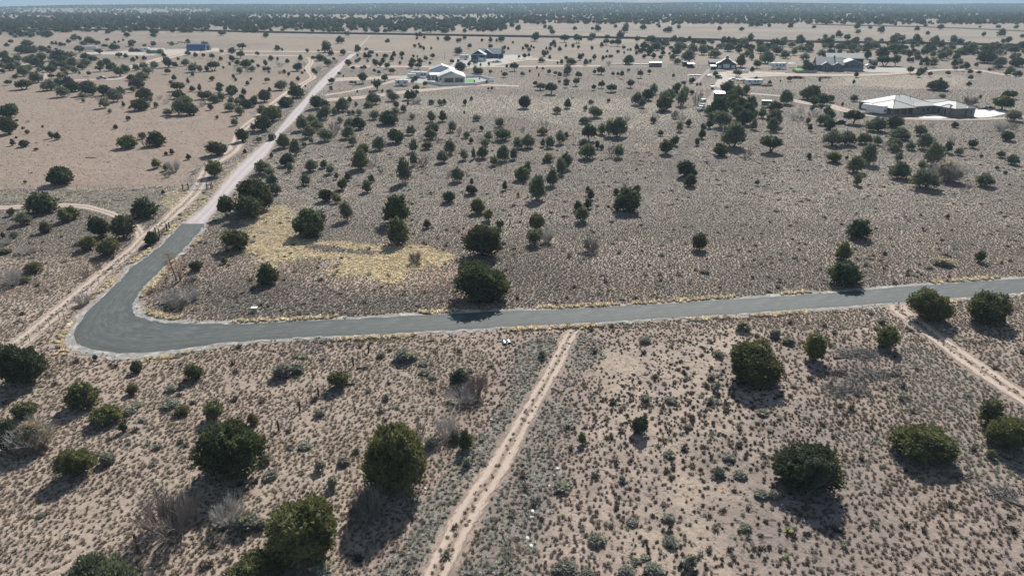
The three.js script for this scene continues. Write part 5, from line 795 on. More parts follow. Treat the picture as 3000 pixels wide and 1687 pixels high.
// ---------------------------------------------------------------- white gabled house with its yard
{
  const t = site('farmhouse', 'white gabled house with pale metal roof behind a curved white yard wall', 'house', 1323, 240, 7);
  gable(t, { x: 0, z: -10.5, w: 14.6, d: 21, eave: 3.0, peak: 5.6, wall: M.whitewall, roof: M.whiteroof });
  part('porch_gable', solid([[-4.9, 2.45, 0], [7.3, 2.45, 0], [7.3, 2.7, 0], [1.2, 4.75, 0], [-4.9, 2.7, 0], [-4.9, 2.45, -0.3], [7.3, 2.45, -0.3], [7.3, 2.7, -0.3], [1.2, 4.75, -0.3], [-4.9, 2.7, -0.3]], [[0, 1, 2, 3, 4], [9, 8, 7, 6, 5], [0, 5, 6, 1], [1, 6, 7, 2], [4, 9, 5, 0]]).translate(0, 0, 2.6), M.whitewall, t);
  const slab = (s) => { const L = Math.hypot(6.6, 2.25); return box(L, 0.12, 3.2, 0, 0, 0).rotateZ(-s * Math.atan2(2.25, 6.6)).translate(1.2 + s * 3.25, 3.75, 1.35); }; part('porch_roof', merge([slab(1), slab(-1)]), M.greyroof, t);
  for (const x of [-4.6, 1.45, 7.0]) part('porch_post', box(0.45, 2.46, 0.45, x, 0, 2.4), M.whitewall, t);
  part('porch_floor', box(13, 0.12, 2.8, 1.2, 0, 1.4), M.concrete, t);
  door_(t, 4.6, 2.3, -1.5, 0.045, 0, M.glass, 'patio_door'); door_(t, 4.6, 2.3, 4.3, 0.045, 0, M.glass, 'patio_door'); window_(t, 1.0, 1.2, -6.1, 1.1, 0.04);
  const wing = local(t, 1282, 233); gable(t, { x: wing.x, z: wing.z - 4, w: 8, d: 8, eave: 2.9, peak: 3.7, axis: 'x', wall: M.whitewall, roof: M.whiteroof }); door_(t, 1.1, 2.1, wing.x - 0.5, wing.z + 0.045, 0, M.glass); door_(t, 0.7, 2.1, wing.x - 2.6, wing.z + 0.045, 0, M.dark, 'shutter');
  const gar = local(t, 1296, 226); gable(t, { x: gar.x, z: gar.z - 7.5, w: 14.2, d: 15, eave: 4.6, peak: 7.0, wall: M.whitewall, roof: M.greyroof, trim: M.charcoal }); for (const z of [-4, -8, -12]) door_(t, 3, 3.2, gar.x - 7.15, gar.z + z + 0.5, -Math.PI / 2, M.brown, 'garage_door');
  // the yard wall, its gate and the lawn
  const pts = [[1251, 243], [1292, 251], [1396, 249.5], [1447, 238], [1407, 226], [1364, 228]].map(([x, y]) => spot(x, y)), w = thing('yard_wall', 'low curved white wall enclosing the lawn of the white house', 'wall'), segs = [];
  for (let i = 0; i + 1 < pts.length; i++) { const a = pts[i], b = pts[i + 1], L = Math.hypot(b.x - a.x, b.d - a.d); segs.push(box(L + 0.2, 1.9, 0.25, 0, -0.6, 0).rotateY(Math.atan2(b.d - a.d, b.x - a.x)).translate((a.x + b.x) / 2, (a.y + b.y) / 2, -(a.d + b.d) / 2)); }
  part('wall', merge(segs), M.white, w); const gp = spot(1426, 243.2); part('gate', box(1.5, 1.45, 0.34, 0, 0, 0).rotateY(Math.atan2(pts[3].d - pts[2].d, pts[3].x - pts[2].x)).translate(gp.x, gp.y, -gp.d), M.dark, w); const pc = spot(1292, 251); part('pillar', box(0.5, 2.6, 0.5, pc.x, pc.y - 0.3, -pc.d), M.white, w);
  const poly = (text) => text.split(';').map((q) => { const [x, y] = q.split(',').map(Number), s = spot(x, y); return new THREE.Vector2(s.x, s.z); });
  flat(poly('1362,226; 1406,225; 1442,237; 1395,248; 1296,249; 1355,242'), 0.065, M_GREYYARD, 'gravel_yard'); flat(poly('1364,232; 1388,232; 1391,240.5; 1362,240.5'), 0.085, M.lawn, 'lawn');
  for (const [px, py, lb] of [[1390, 241.5, 'little clipped conifer at the corner of the green lawn'], [1405, 232.5, 'tiny conifer inside the curved white yard wall'], [1313, 242, 'small conifer by the porch of the white house']]) { const c = site('conifer', lb, 'tree', px, py); part('trunk', new THREE.CylinderGeometry(0.06, 0.08, 0.4, 6), M.log, c); part('crown', crownOf('dense', 2, 2), TONES.g[0], c).scale.set(0.9, 1.5, 0.9); }
  const a = site('travel_trailer', 'long white travel trailer parked beside the white gabled house', 'camper', 1229, 227, -14); camper(a, 9.8, 3.1, { win: [[-0.3, 1.7, 0.9, 0.5], [0.2, 1.4, 1.1, 0.8], [0.38, 1.6, 1.0, 0.8]] });
  const b = site('travel_trailer', 'shorter white travel trailer standing farther out on the drive of the white house', 'camper', 1179, 250.5, -8); camper(b, 7.2, 3.0, { win: [[-0.25, 1.5, 1.0, 0.7], [0.25, 1.5, 0.9, 0.6]] });
  const c = site('utility_trailer', 'white enclosed utility trailer between the two travel trailers', 'trailer', 1206, 228.5, -6); part('body', rbox(4.6, 1.9, 2.1, 0, 0.5, 0, 0.1), M.white, c); part('hitch', box(1.0, 0.1, 0.1, 2.7, 0.5, 0), M.dark, c); wheels(c, 0.32, [[-0.3, 1.0], [-0.3, -1.0]]);
}
// ---------------------------------------------------------------- blue house
{
  const t = site('blue_house', 'dark blue house with pale gable trim standing on a pale gravel yard', 'house', 1400.5, 179, -3);
  gable(t, { x: 0, z: -5.5, w: 9.8, d: 11, eave: 4.2, peak: 7.0, wall: M.navy, roof: M.tealroof, trim: M.trim }); part('trim_band', box(9.9, 0.3, 0.06, 0, 4.1, 0.034), M.trim, t);
  part('oval_window', new THREE.CylinderGeometry(0.5, 0.5, 0.08, 20).rotateX(Math.PI / 2).scale(1.7, 0.8, 1).translate(0.1, 2.9, 0.03), M.trim, t); part('oval_pane', new THREE.CylinderGeometry(0.35, 0.35, 0.06, 18).rotateX(Math.PI / 2).scale(1.5, 0.7, 1).translate(0.1, 2.9, 0.06), M.glass, t);
  const r = local(t, 1436, 170); gable(t, { x: r.x, z: r.z - 5, w: 17, d: 11, eave: 3.6, peak: 6.8, axis: 'x', wall: M.navy, roof: M.tealroof }); gable(t, { x: r.x - 2.5, z: r.z - 2.4, w: 9.5, d: 7, eave: 3.4, peak: 6.6, wall: M.navy, roof: M.tealroof, trim: M.trim });
  for (const x of [-4, -1, 3.5, 6.5]) window_(t, 1.3, 1.2, r.x + x, 1.2, r.z + (x < 2 ? 1.13 : 0.55)); part('chimney', merge([box(1.2, 8.2, 1.2, r.x + 8.9, 0, r.z - 2), box(1.5, 0.3, 1.5, r.x + 8.9, 8.2, r.z - 2)]), M.slate, t); part('porch_post', box(0.25, 3.2, 0.25, r.x + 6.2, 0, r.z + 2.2), M.trim, t);
  const a = site('cargo_trailer', 'white box trailer parked beside the dark blue house', 'trailer', 1360, 174.5, -2); part('body', rbox(6.6, 2.6, 2.4, 0, 0.6, 0, 0.12), M.white, a); window_(a, 0.6, 0.6, 1.6, 1.9, 1.2, 0, M.grey); part('hitch', box(1.3, 0.12, 0.14, 3.9, 0.55, 0), M.dark, a); wheels(a, 0.36, [[0.5, 1.1], [1.3, 1.1], [0.5, -1.1], [1.3, -1.1]]);
  const b = site('van', 'white van standing in front of the dark blue house', 'van', 1413, 180, 4); vehicle(b, 'van', M.white);
  const c = site('rubble_heap', 'grey heap of rubble on the gravel yard near the dark blue house', 'heap', 1452, 183); part('heap', heap(8, 1.6, 6, 5), M.grey, c);
}
// ---------------------------------------------------------------- tan hip-roofed house
{
  const t = site('ranch_house', 'large tan ranch house with spreading pale tiled hip roofs', 'house', 2620.4, 338, 17);
  hip(t, { x: 11, z: -10.2, w: 21.5, d: 18, eave: 3.3, peak: 6.9, wall: M.taupe, roof: M.tile });
  hip(t, { x: 2.9, z: -4.6, w: 11.2, d: 12.4, eave: 3.05, peak: 5.5, wall: M.taupe, roof: M.tile, open: true }); part('porch_wall', box(9.4, 3.6, 8.6, 3.2, -0.6, -6.0), M.taupe, t);
  for (const x of [-2.3, 1.3, 4.9, 8.2]) part('porch_post', box(0.7, 3.7, 0.7, x, -0.6, 1.2), M.taupe, t); part('porch_post', box(0.9, 4, 0.9, -0.6, -0.6, -18.6), M.taupe, t); part('porch_floor', box(11.4, 0.4, 3.6, 2.9, -0.3, -0.3), M.concrete, t);
  hip(t, { x: 22.6, z: -5.6, w: 27, d: 11, eave: 3.2, peak: 5.05, wall: M.taupe, roof: M.tile });
  hip(t, { x: 24.7, z: 4.2, w: 9.2, d: 13, eave: 3.25, peak: 5.4, wall: M.taupe, roof: M.tile }); hip(t, { x: 20.6, z: 6.6, w: 2.6, d: 3.6, eave: 3.27, peak: 4.5, wall: M.taupe, roof: M.tile, over: 0.5 }); hip(t, { x: 27.4, z: 10.4, w: 4.0, d: 2.2, eave: 3.29, peak: 4.4, wall: M.taupe, roof: M.tile, over: 0.5 });
  for (const [x, w, h, y] of [[11.4, 1.5, 0.7, 2.0], [14.6, 1.4, 1.6, 0.9], [17, 1.4, 1.6, 0.9]]) window_(t, w, h, x, y, 0.24, 0); window_(t, 0.9, 2.1, 19.26, 0.6, 6.6, -Math.PI / 2); window_(t, 1.0, 2.0, 27.4, 0.7, 11.54, 0); window_(t, 1.4, 1.6, 20.06, 0.9, 2.6, -Math.PI / 2);
  door_(t, 1.6, 2.2, 2.4, -1.64, 0, M.glass, 'patio_door'); door_(t, 1.1, 2.2, 6.0, -1.64, 0, M.dark); part('vent_pipe', merge([box(0.12, 1.4, 0.12, 9.3, 5.7, -8.5), box(0.12, 1.2, 0.12, 1.6, 5, -3), box(0.12, 1.3, 0.12, 12.8, 5.5, -6)]), M.dark, t);
  part('patio_wall', merge([box(7.5, 0.9, 0.3, 14.5, -0.4, 5.5)]), M.taupe, t);
  const a = site('fifth_wheel_camper', 'white fifth-wheel camper with dark swooshes backed up to the tan ranch house', 'camper', 2566, 331, 118); a.position.copy(t.localToWorld(new THREE.Vector3(-5.4, 0, -5.6))); a.position.y = lie(a.position.x, -a.position.z); camper(a, 10.2, 3.7, { neck: true, win: [[-0.1, 1.8, 1.2, 0.8], [0.2, 1.9, 0.5, 0.5]] });
  for (const m of [1, -1]) part('swoosh', merge([box(2.2, 0.12, 0.02, -1.5, 0, 0).rotateZ(0.35).translate(0.5, 1.4, m * 1.24), box(1.6, 0.1, 0.02, 0, 0, 0).rotateZ(-0.3).translate(1.6, 2.5, m * 1.24), box(1.4, 0.1, 0.02, 0, 0, 0).rotateZ(0.3).translate(-3.2, 2.9, m * 1.24)]), M.grey, a);
  const b = site('tractor', 'dark tractor parked where the drive meets the lone spreading juniper', 'tractor', 2897, 321, 8); part('body', merge([rbox(1.9, 0.7, 0.8, 0.5, 0.8, 0, 0.1), box(0.9, 0.5, 0.9, -0.7, 0.8, 0), box(0.1, 1.1, 0.1, -1.0, 1.2, 0.4), box(0.1, 1.1, 0.1, -1.0, 1.2, -0.4), box(1.3, 0.08, 1.2, -0.6, 2.3, 0)]), M.black, b); part('loader', merge([box(1.2, 0.7, 1.6, 2.1, 0.3, 0), box(1.6, 0.12, 0.12, 1.2, 0.9, 0.55), box(1.6, 0.12, 0.12, 1.2, 0.9, -0.55)]), M.dark, b); wheels(b, 0.6, [[-0.8, 0.7], [-0.8, -0.7]]); wheels(b, 0.38, [[1.0, 0.6], [1.0, -0.6]]);
  const c = site('flatbed_trailer', 'low flatbed trailer behind the dark tractor at the tan ranch house', 'trailer', 2876, 319, 8); part('deck', merge([box(4.6, 0.14, 2, 0, 0.6, 0), box(0.08, 0.6, 2, -2.3, 0.6, 0), box(1.3, 0.1, 0.1, 2.9, 0.55, 0)]), M.dark, c); wheels(c, 0.34, [[-0.3, 1.05], [0.5, 1.05], [-0.3, -1.05], [0.5, -1.05]]);
  const d = site('black_car', 'low black car among the bushes below the drive of the tan ranch house', 'car', 2462, 362, 14); vehicle(d, 'car', M.black);
}
// ---------------------------------------------------------------- grey farmhouse with barn, camper and canopy
{
  const t = site('grey_house', 'slate grey farmhouse with several gables and pale roof edges', 'house', 2497, 206.5, -13);
  gable(t, { x: 0, z: -7, w: 12.6, d: 14, eave: 3.9, peak: 6.4, wall: M.slate, roof: M.slateroof, trim: M.trim }); part('stone_base', box(12.9, 1.7, 0.3, 0, -0.5, 0.15), M.stone, t); for (const x of [-3.4, 0, 3.4]) window_(t, 0.8, 0.6, x, 2.6, 0.04, 0, M.dark);
  const l = local(t, 2432, 208); gable(t, { x: l.x, z: l.z - 9, w: 15, d: 15, eave: 3.5, peak: 7.6, axis: 'x', wall: M.slate, roof: M.slateroof, trim: M.trim }); gable(t, { x: l.x - 2.4, z: l.z - 3, w: 5.4, d: 6.2, eave: 3.5, peak: 5.2, wall: M.slate, roof: M.slateroof, trim: M.trim }); gable(t, { x: l.x + 4.2, z: l.z - 3.4, w: 5, d: 5.4, eave: 3.4, peak: 4.8, wall: M.slate, roof: M.slateroof, trim: M.trim });
  window_(t, 1.1, 1.7, l.x - 2.8, 1.1, l.z + 0.14); window_(t, 1.2, 1.6, l.x + 4.2, 0.9, l.z - 0.66); part('chimney', box(0.8, 2.4, 0.8, l.x + 3, 6.2, l.z - 8), M.charcoal, t);
  part('carport', merge([box(4.4, 0.2, 5, l.x - 9.2, 3.0, l.z - 6), box(0.25, 3.6, 0.25, l.x - 11, -0.6, l.z - 3.8), box(0.25, 3.6, 0.25, l.x - 11, -0.6, l.z - 8)]), M.trim, t);
  const barn = site('metal_barn', 'long black barn with a grey roof behind the slate grey farmhouse', 'barn', 2474, 197, -13); gable(barn, { x: 0, z: -6, w: 22, d: 12, eave: 5.6, peak: 8.2, axis: 'x', wall: M.charcoal, roof: M.slateroof });
  for (const x of [-6, 0, 6]) door_(barn, 3.4, 3.6, x, 0.045, 0, M.dark, 'barn_door');
  const sh = site('garden_shed', 'small black shed with two pale windows beside the slate grey farmhouse', 'shed', 2562.5, 191, 0); gable(sh, { x: 0, z: -1.8, w: 4.2, d: 3.6, eave: 2.4, peak: 3.3, axis: 'x', wall: M.charcoal, roof: M.charcoal }); for (const x of [-1, 1]) { const f = part('window', box(0.75, 0.8, 0.08, x, 1.2, 0.05), M.trim, sh); }
  vehicle(site('suv', 'black sport utility car on the pale drive of the slate grey farmhouse', 'car', 2553, 202, 178), 'suv', M.black); vehicle(site('sedan', 'white sedan behind the black sport utility car', 'car', 2545, 194.5, 178), 'car', M.white);
  const c = site('fifth_wheel_camper', 'white fifth-wheel camper with a dark nose window near the green artificial lawn', 'camper', 2277, 201.5, 184); camper(c, 10.8, 3.6, { neck: true, win: [] }); for (const x of [-3.6, -1.6, 0.8]) window_(c, 0.9, 0.7, x, 1.9, -1.27, Math.PI, M.grey); part('nose_window', box(0.06, 0.9, 1.7, 5.22, 2.3, 0).rotateZ(0.2), M.glass, c);
  const k = site('canopy', 'white peaked canopy on four posts beside the camper with the dark nose', 'canopy', 2320, 197, 0); part('roof', solid([[-2, 2.3, -1.8], [2, 2.3, -1.8], [2, 2.3, 1.8], [-2, 2.3, 1.8], [-0.8, 3.3, 0], [0.8, 3.3, 0]], [[0, 4, 5, 1], [2, 5, 4, 3], [1, 5, 2], [3, 4, 0], [0, 1, 2, 3]]), M.white, k); for (const [x, z] of [[-1.8, -1.6], [1.8, -1.6], [1.8, 1.6], [-1.8, 1.6]]) part('post', box(0.12, 2.3, 0.12, x, 0, z), M.trim, k);
  const poly = (text) => text.split(';').map((q) => { const [x, y] = q.split(',').map(Number), s = spot(x, y); return new THREE.Vector2(s.x, s.z); }); flat(poly('2330,199.5; 2352,199.5; 2364,204; 2362,207; 2326,207'), 0.08, M.lawn, 'lawn');
  const pts = [[2322, 209], [2337, 214], [2385, 214], [2394, 211]].map(([x, y]) => spot(x, y)), f = thing('panel_fence', 'grey corrugated panel fence in front of the small green lawn', 'fence'), fs = [];
  for (let i = 0; i < 3; i++) { const a = pts[i], b = pts[i + 1], L = Math.hypot(b.x - a.x, b.d - a.d), n = Math.max(2, Math.round(L / 1.9)); for (let j = 0; j < n; j++) { const u = (j + 0.5) / n; part('panel', box(L / n - 0.06, 1.7, 0.08, 0, -0.2, 0).rotateY(Math.atan2(b.d - a.d, b.x - a.x)).translate(lerp(a.x, b.x, u), lerp(a.y, b.y, u), -lerp(a.d, b.d, u)), M.stone, f); } }
  const w = site('screen_wall', 'short white screen wall behind the small green lawn', 'wall', 2345, 198.5); part('panel', box(4.0, 1.3, 0.12, 0, 0, 0), M.white, w);
}
// ---------------------------------------------------------------- brown barn and the yard round it
{
  const t = site('barn', 'brown barn with white roofs, side wings and a roof lantern', 'barn', 2128.5, 200.5, -15);
  gable(t, { x: 0, z: -4.5, w: 5.4, d: 9, eave: 4.7, peak: 6.3, wall: M.brown, roof: M.whiteroof, over: 0.6, trim: M.white }); gable(t, { x: 0, z: -1.6, w: 1.9, d: 2.0, eave: 6.9, peak: 7.6, y: 5.6, wall: M.brown, roof: M.whiteroof, over: 0.25 });
  for (const s of [-1, 1]) {
    part('wing_wall', solid([[2.7 * s, -0.5, 0], [6.0 * s, -0.5, 0], [6.0 * s, 2.75, 0], [2.7 * s, 4.2, 0], [2.7 * s, -0.5, -9], [6.0 * s, -0.5, -9], [6.0 * s, 2.75, -9], [2.7 * s, 4.2, -9]], s > 0 ? [[0, 1, 2, 3], [7, 6, 5, 4], [1, 5, 6, 2]] : [[3, 2, 1, 0], [4, 5, 6, 7], [2, 6, 5, 1]]), M.brown, t);
    part('wing_roof', solid([[2.72 * s, 4.2, 0.7], [6.6 * s, 2.5, 0.7], [6.6 * s, 2.75, 0.7], [2.72 * s, 4.45, 0.7], [2.72 * s, 4.2, -9.5], [6.6 * s, 2.5, -9.5], [6.6 * s, 2.75, -9.5], [2.72 * s, 4.45, -9.5]], s > 0 ? [[0, 1, 2, 3], [7, 6, 5, 4], [3, 2, 6, 7], [1, 5, 6, 2], [0, 4, 5, 1]] : [[3, 2, 1, 0], [4, 5, 6, 7], [7, 6, 2, 3], [2, 6, 5, 1], [1, 5, 4, 0]]), M.whiteroof, t);
    door_(t, 2.2, 2.0, s * 4.2, 0.045, 0, M.trim, 'stall_door');
  }
  door_(t, 4.0, 2.7, 0, 0.045, 0, M.trim, 'barn_door'); part('porch_deck', box(11.5, 0.5, 1.8, 0, -0.35, 1.0), M.dark, t);  // dark slab along the barn front is its shadow, built as a shape
  const a = site('shed', 'dark plank shed with a grey roof tucked against the brown barn', 'shed', 2089.5, 191.5, 0); gable(a, { x: 0, z: -1.8, w: 4.4, d: 3.6, eave: 2.1, peak: 3.0, axis: 'x', wall: M.brown, roof: M.slateroof }); door_(a, 1.0, 1.8, 0.8, 0.045, 0, M.dark);
  const b = site('carport', 'small carport with a pale teal roof at the end of the dark straight track', 'carport', 2091, 203.5, 0); part('roof', box(3.6, 0.14, 3.4, 0, 0, 0).rotateX(0.14).translate(0, 2.2, -1.6), M.teal, b); part('wall', box(3.3, 1.9, 0.12, 0, -0.2, -0.1), M.charcoal, b); for (const x of [-1.6, 1.6]) part('post', box(0.12, 2.2, 0.12, x, -0.2, -3), M.dark, b);
  const c = site('trailer_home', 'long white trailer with small windows beside dark soil heaps', 'trailer', 2208.5, 248, -3); part('body', rbox(9.0, 2.3, 2.4, 0, 0.5, 0, 0.15), M.white, c); for (const x of [-2.6, 0.4, 1.8]) window_(c, 0.7, 0.55, x, 1.6, 1.2, 0, M.grey); part('skirt', box(5, 0.5, 2.2, 1.2, 0, 0), M.dark, c); wheels(c, 0.35, [[-0.4, 1.05], [0.5, 1.05], [-0.4, -1.05], [0.5, -1.05]]);
  const fl = site('gooseneck_trailer', 'low rusty gooseneck flatbed between the white truck cab and the long white trailer', 'trailer', 2172, 244, -14); part('deck', merge([box(6.4, 0.16, 2.1, 0, 0.8, 0), box(1.6, 0.16, 0.5, -3.9, 1.3, 0), box(0.2, 0.6, 0.5, -3.2, 0.8, 0)]), M.rust, fl); wheels(fl, 0.36, [[1.4, 1.05], [2.2, 1.05], [1.4, -1.05], [2.2, -1.05]]);
  vehicle(site('pickup_truck', 'white pickup truck hitched to the low rusty gooseneck flatbed', 'truck', 2150, 237.5, 172), 'pickup', M.white);
  vehicle(site('jeep', 'dark open jeep with a pale frame on the dirt yard of the brown barn', 'car', 2106, 229.5, -70), 'suv', M.charcoal);
  const tank = site('water_tank', 'pair of white water tanks on the pale drive by the brown barn', 'tank', 2184, 213, 0); for (const x of [-1.1, 1.1]) part('tank', new THREE.SphereGeometry(1.15, 16, 10, 0, 6.2832, 0, Math.PI / 2).scale(1, 1.5, 1).translate(x, 0, 0), M.white, tank); part('base', box(4.6, 0.2, 2.4, 0, -0.05, 0), M.trim, tank);
  const boat = site('boat', 'white boat hull standing on the churned ground below the brown barn', 'boat', 2088, 259.5, 70); part('hull', solid([[-2.4, 1.4, 0.9], [1.6, 1.4, 0.9], [2.8, 1.6, 0], [1.6, 1.4, -0.9], [-2.4, 1.4, -0.9], [-2.3, 0.5, 0.6], [1.4, 0.45, 0.5], [1.4, 0.45, -0.5], [-2.3, 0.5, -0.6]], [[0, 1, 6, 5], [1, 2, 6], [2, 3, 7], [2, 7, 6], [3, 4, 8, 7], [0, 5, 8, 4], [5, 6, 7, 8], [0, 4, 3, 2, 1]]), M.white, boat); part('windscreen', box(0.1, 0.5, 1.3, 0.4, 1.5, 0), M.glass, boat); part('cradle', merge([box(0.2, 0.7, 1.2, -1.4, -0.1, 0), box(0.2, 0.7, 1.2, 0.9, -0.1, 0)]), M.dark, boat);
  const tarp = site('tarp_heap', 'bright white tarp over a heap beside the dark straight track', 'tarp', 2075.5, 224, 0); part('tarp', heap(3.6, 1.2, 4, 3), M.white, tarp);
  const pan = site('panel_stack', 'long flat stack of white panels on the pink flat near the dark straight track', 'panels', 2034, 221.5, -2); for (let i = 0; i < 3; i++) part('panel', box(7.8 - i * 0.5, 0.16, 1.4, i * 0.3, 0.05 + 0.18 * i, 0), M.white, pan);
  const dirt = [[2195, 238, 12, 1.3, 'long low heap of dark soil behind the long white trailer'], [2336, 229, 9, 1.5, 'dark soil heap on the slope below the grey panel fence'], [2415, 228.5, 9, 1.0, 'flat brown soil heap along the lane below the slate grey farmhouse'], [2245, 252, 7, 1.2, 'short soil heap against the end of the long white trailer']]; dirt.forEach(([px, py, w, h, lb], i) => { const q = site('soil_heap', lb, 'heap', px, py); part('heap', heap(w, h, 5, i + 11), M.soilpile, q); });
  const s2 = site('shed', 'narrow plank shed with a bright white roof in the junkyard', 'shed', 2110.5, 288.5, 2); part('wall', box(4.4, 2.8, 3.2, 0, -0.4, -1.6), M.brown, s2); part('roof', box(4.9, 0.14, 4.2, 0, 0, 0).rotateX(0.16).translate(0, 2.55, -1.6), M.white, s2); door_(s2, 1.0, 1.9, 0.7, 0.045, 0, M.dark);
  vehicle(site('pickup_truck', 'old white pickup truck rusting beside the black flatbed in the junkyard', 'truck', 2053.5, 323, 60), 'pickup', M.trim);
  vehicle(site('pickup_truck', 'black flatbed pickup with a pale bed frame in the junkyard', 'truck', 2077.5, 321, 80), 'pickup', M.black);
  const shell = site('camper_shell', 'small white camper shell on the ground farther up the junkyard row', 'camper shell', 2061, 298.5, 30); part('shell', rbox(2.6, 1.4, 1.8, 0, 0, 0, 0.25), M.white, shell); window_(shell, 1.2, 0.4, 0, 0.6, 0.9, 0, M.dark);
  const drum = site('white_crate', 'low white crate between the camper shell and the old white pickup', 'crate', 2060, 308, 20); part('box', box(1.6, 0.7, 1.0, 0, 0, 0), M.white, drum); part('lid', box(1.66, 0.06, 1.06, 0, 0.7, 0), M.trim, drum);
  const tc = site('truck_camper', 'weathered truck camper with a white roof half hidden by a round bush', 'camper', 2243, 313, -14); part('body', solid([[-1.7, 0.6, 1.1], [1.2, 0.6, 1.1], [1.2, 1.5, 1.1], [2.3, 1.6, 1.1], [2.3, 2.7, 1.1], [-1.7, 2.7, 1.1], [-1.7, 0.6, -1.1], [1.2, 0.6, -1.1], [1.2, 1.5, -1.1], [2.3, 1.6, -1.1], [2.3, 2.7, -1.1], [-1.7, 2.7, -1.1]], [[0, 1, 2, 5], [2, 3, 4, 5], [11, 8, 7, 6], [11, 10, 9, 8], [0, 5, 11, 6], [3, 9, 10, 4], [5, 4, 10, 11], [1, 7, 8, 2], [2, 8, 9, 3], [0, 6, 7, 1]]), M.plank, tc); part('roof', box(4.3, 0.12, 2.4, 0.3, 2.7, 0), M.white, tc); window_(tc, 0.9, 0.6, -0.4, 1.5, 1.12); part('jack', merge([box(0.1, 0.7, 0.1, -1.5, -0.1, 1), box(0.1, 0.7, 0.1, 1.0, -0.1, 1), box(0.1, 0.7, 0.1, -1.5, -0.1, -1), box(0.1, 0.7, 0.1, 1.0, -0.1, -1)]), M.dark, tc);
  const pl = site('plank_shed', 'long windowless plank shed with a pale roof edge on the flat', 'shed', 1921.5, 195.5, 0); for (let i = 0; i < 22; i++) part('plank', box(0.33, 2.5 + 0.05 * (i % 3), 0.06, -3.7 + i * 0.352, -0.1, 0.03 + 0.01 * (i % 2)), M.plank, pl); part('wall', box(7.7, 2.4, 3, 0, -0.1, -1.55), M.plank, pl); part('roof', box(8.1, 0.14, 3.8, 0, 0, 0).rotateX(0.06).translate(0, 2.55, -1.5), M.white, pl);
  const op = site('animal_shelter', 'dark open animal shelter with a white roof near the pale rail fence', 'shelter', 2026, 198.5, 0); part('roof', box(4.6, 0.14, 4.4, 0, 0, 0).rotateX(0.1).translate(0, 2.5, -1.8), M.white, op); part('wall', merge([box(4.3, 2.7, 0.12, 0, -0.3, -3.8), box(0.12, 2.7, 3.4, -2.1, -0.3, -2), box(4.3, 1.2, 0.12, 0, -0.3, -0.1)]), M.charcoal, op); part('post', box(0.16, 2.6, 0.16, 2.1, -0.2, -0.2), M.wood, op);
  const cr = site('hay_stack', 'black covered stack beside the open animal shelter', 'stack', 2010, 194, 0); part('cover', rbox(4.4, 3.0, 3, 0, -0.2, -1.5, 0.3), M.black, cr);
  [[1806, 188.5, 7, 'first'], [1838, 187.5, 4, 'second'], [1866, 189.5, 5, 'third'], [1890, 189.5, 6, 'fourth']].forEach(([px, py, w, n]) => { const q = site('panel_stack', n + ' low stack of pale panels counting along the flat towards the plank shed', 'panels', px, py, 0); for (let i = 0; i < 3; i++) part('panel', box(w - 0.4 * i, 0.18, 1.6, 0.2 * i, 0.2 * i, -0.8), M.trim, q); });
  // pale rail fences between shelter and barn
  const rails = (label, ends, n) => { const f = thing('rail_fence', label, 'fence', 'pale rail fences by the shelter'), [a, b] = ends.map(([x, y]) => spot(x, y)), L = Math.hypot(b.x - a.x, b.d - a.d), an = Math.atan2(b.d - a.d, b.x - a.x); for (let i = 0; i <= n; i++) { const u = i / n; part('post', box(0.14, 1.6, 0.14, lerp(a.x, b.x, u), lerp(a.y, b.y, u) - 0.2, -lerp(a.d, b.d, u)), M.plank, f); } for (const h of [0.5, 0.95, 1.35]) part('rail', box(L, 0.14, 0.05, 0, h, 0.1).rotateY(an).translate((a.x + b.x) / 2, (a.y + b.y) / 2, -(a.d + b.d) / 2), M.trim, f); };
  rails('pale rail fence running from the plank shed towards the open animal shelter', [[1958, 195.5], [2002, 194.5]], 5); rails('pale rail fence running from the open animal shelter to the brown barn', [[2038, 197], [2079, 196]], 5);
}
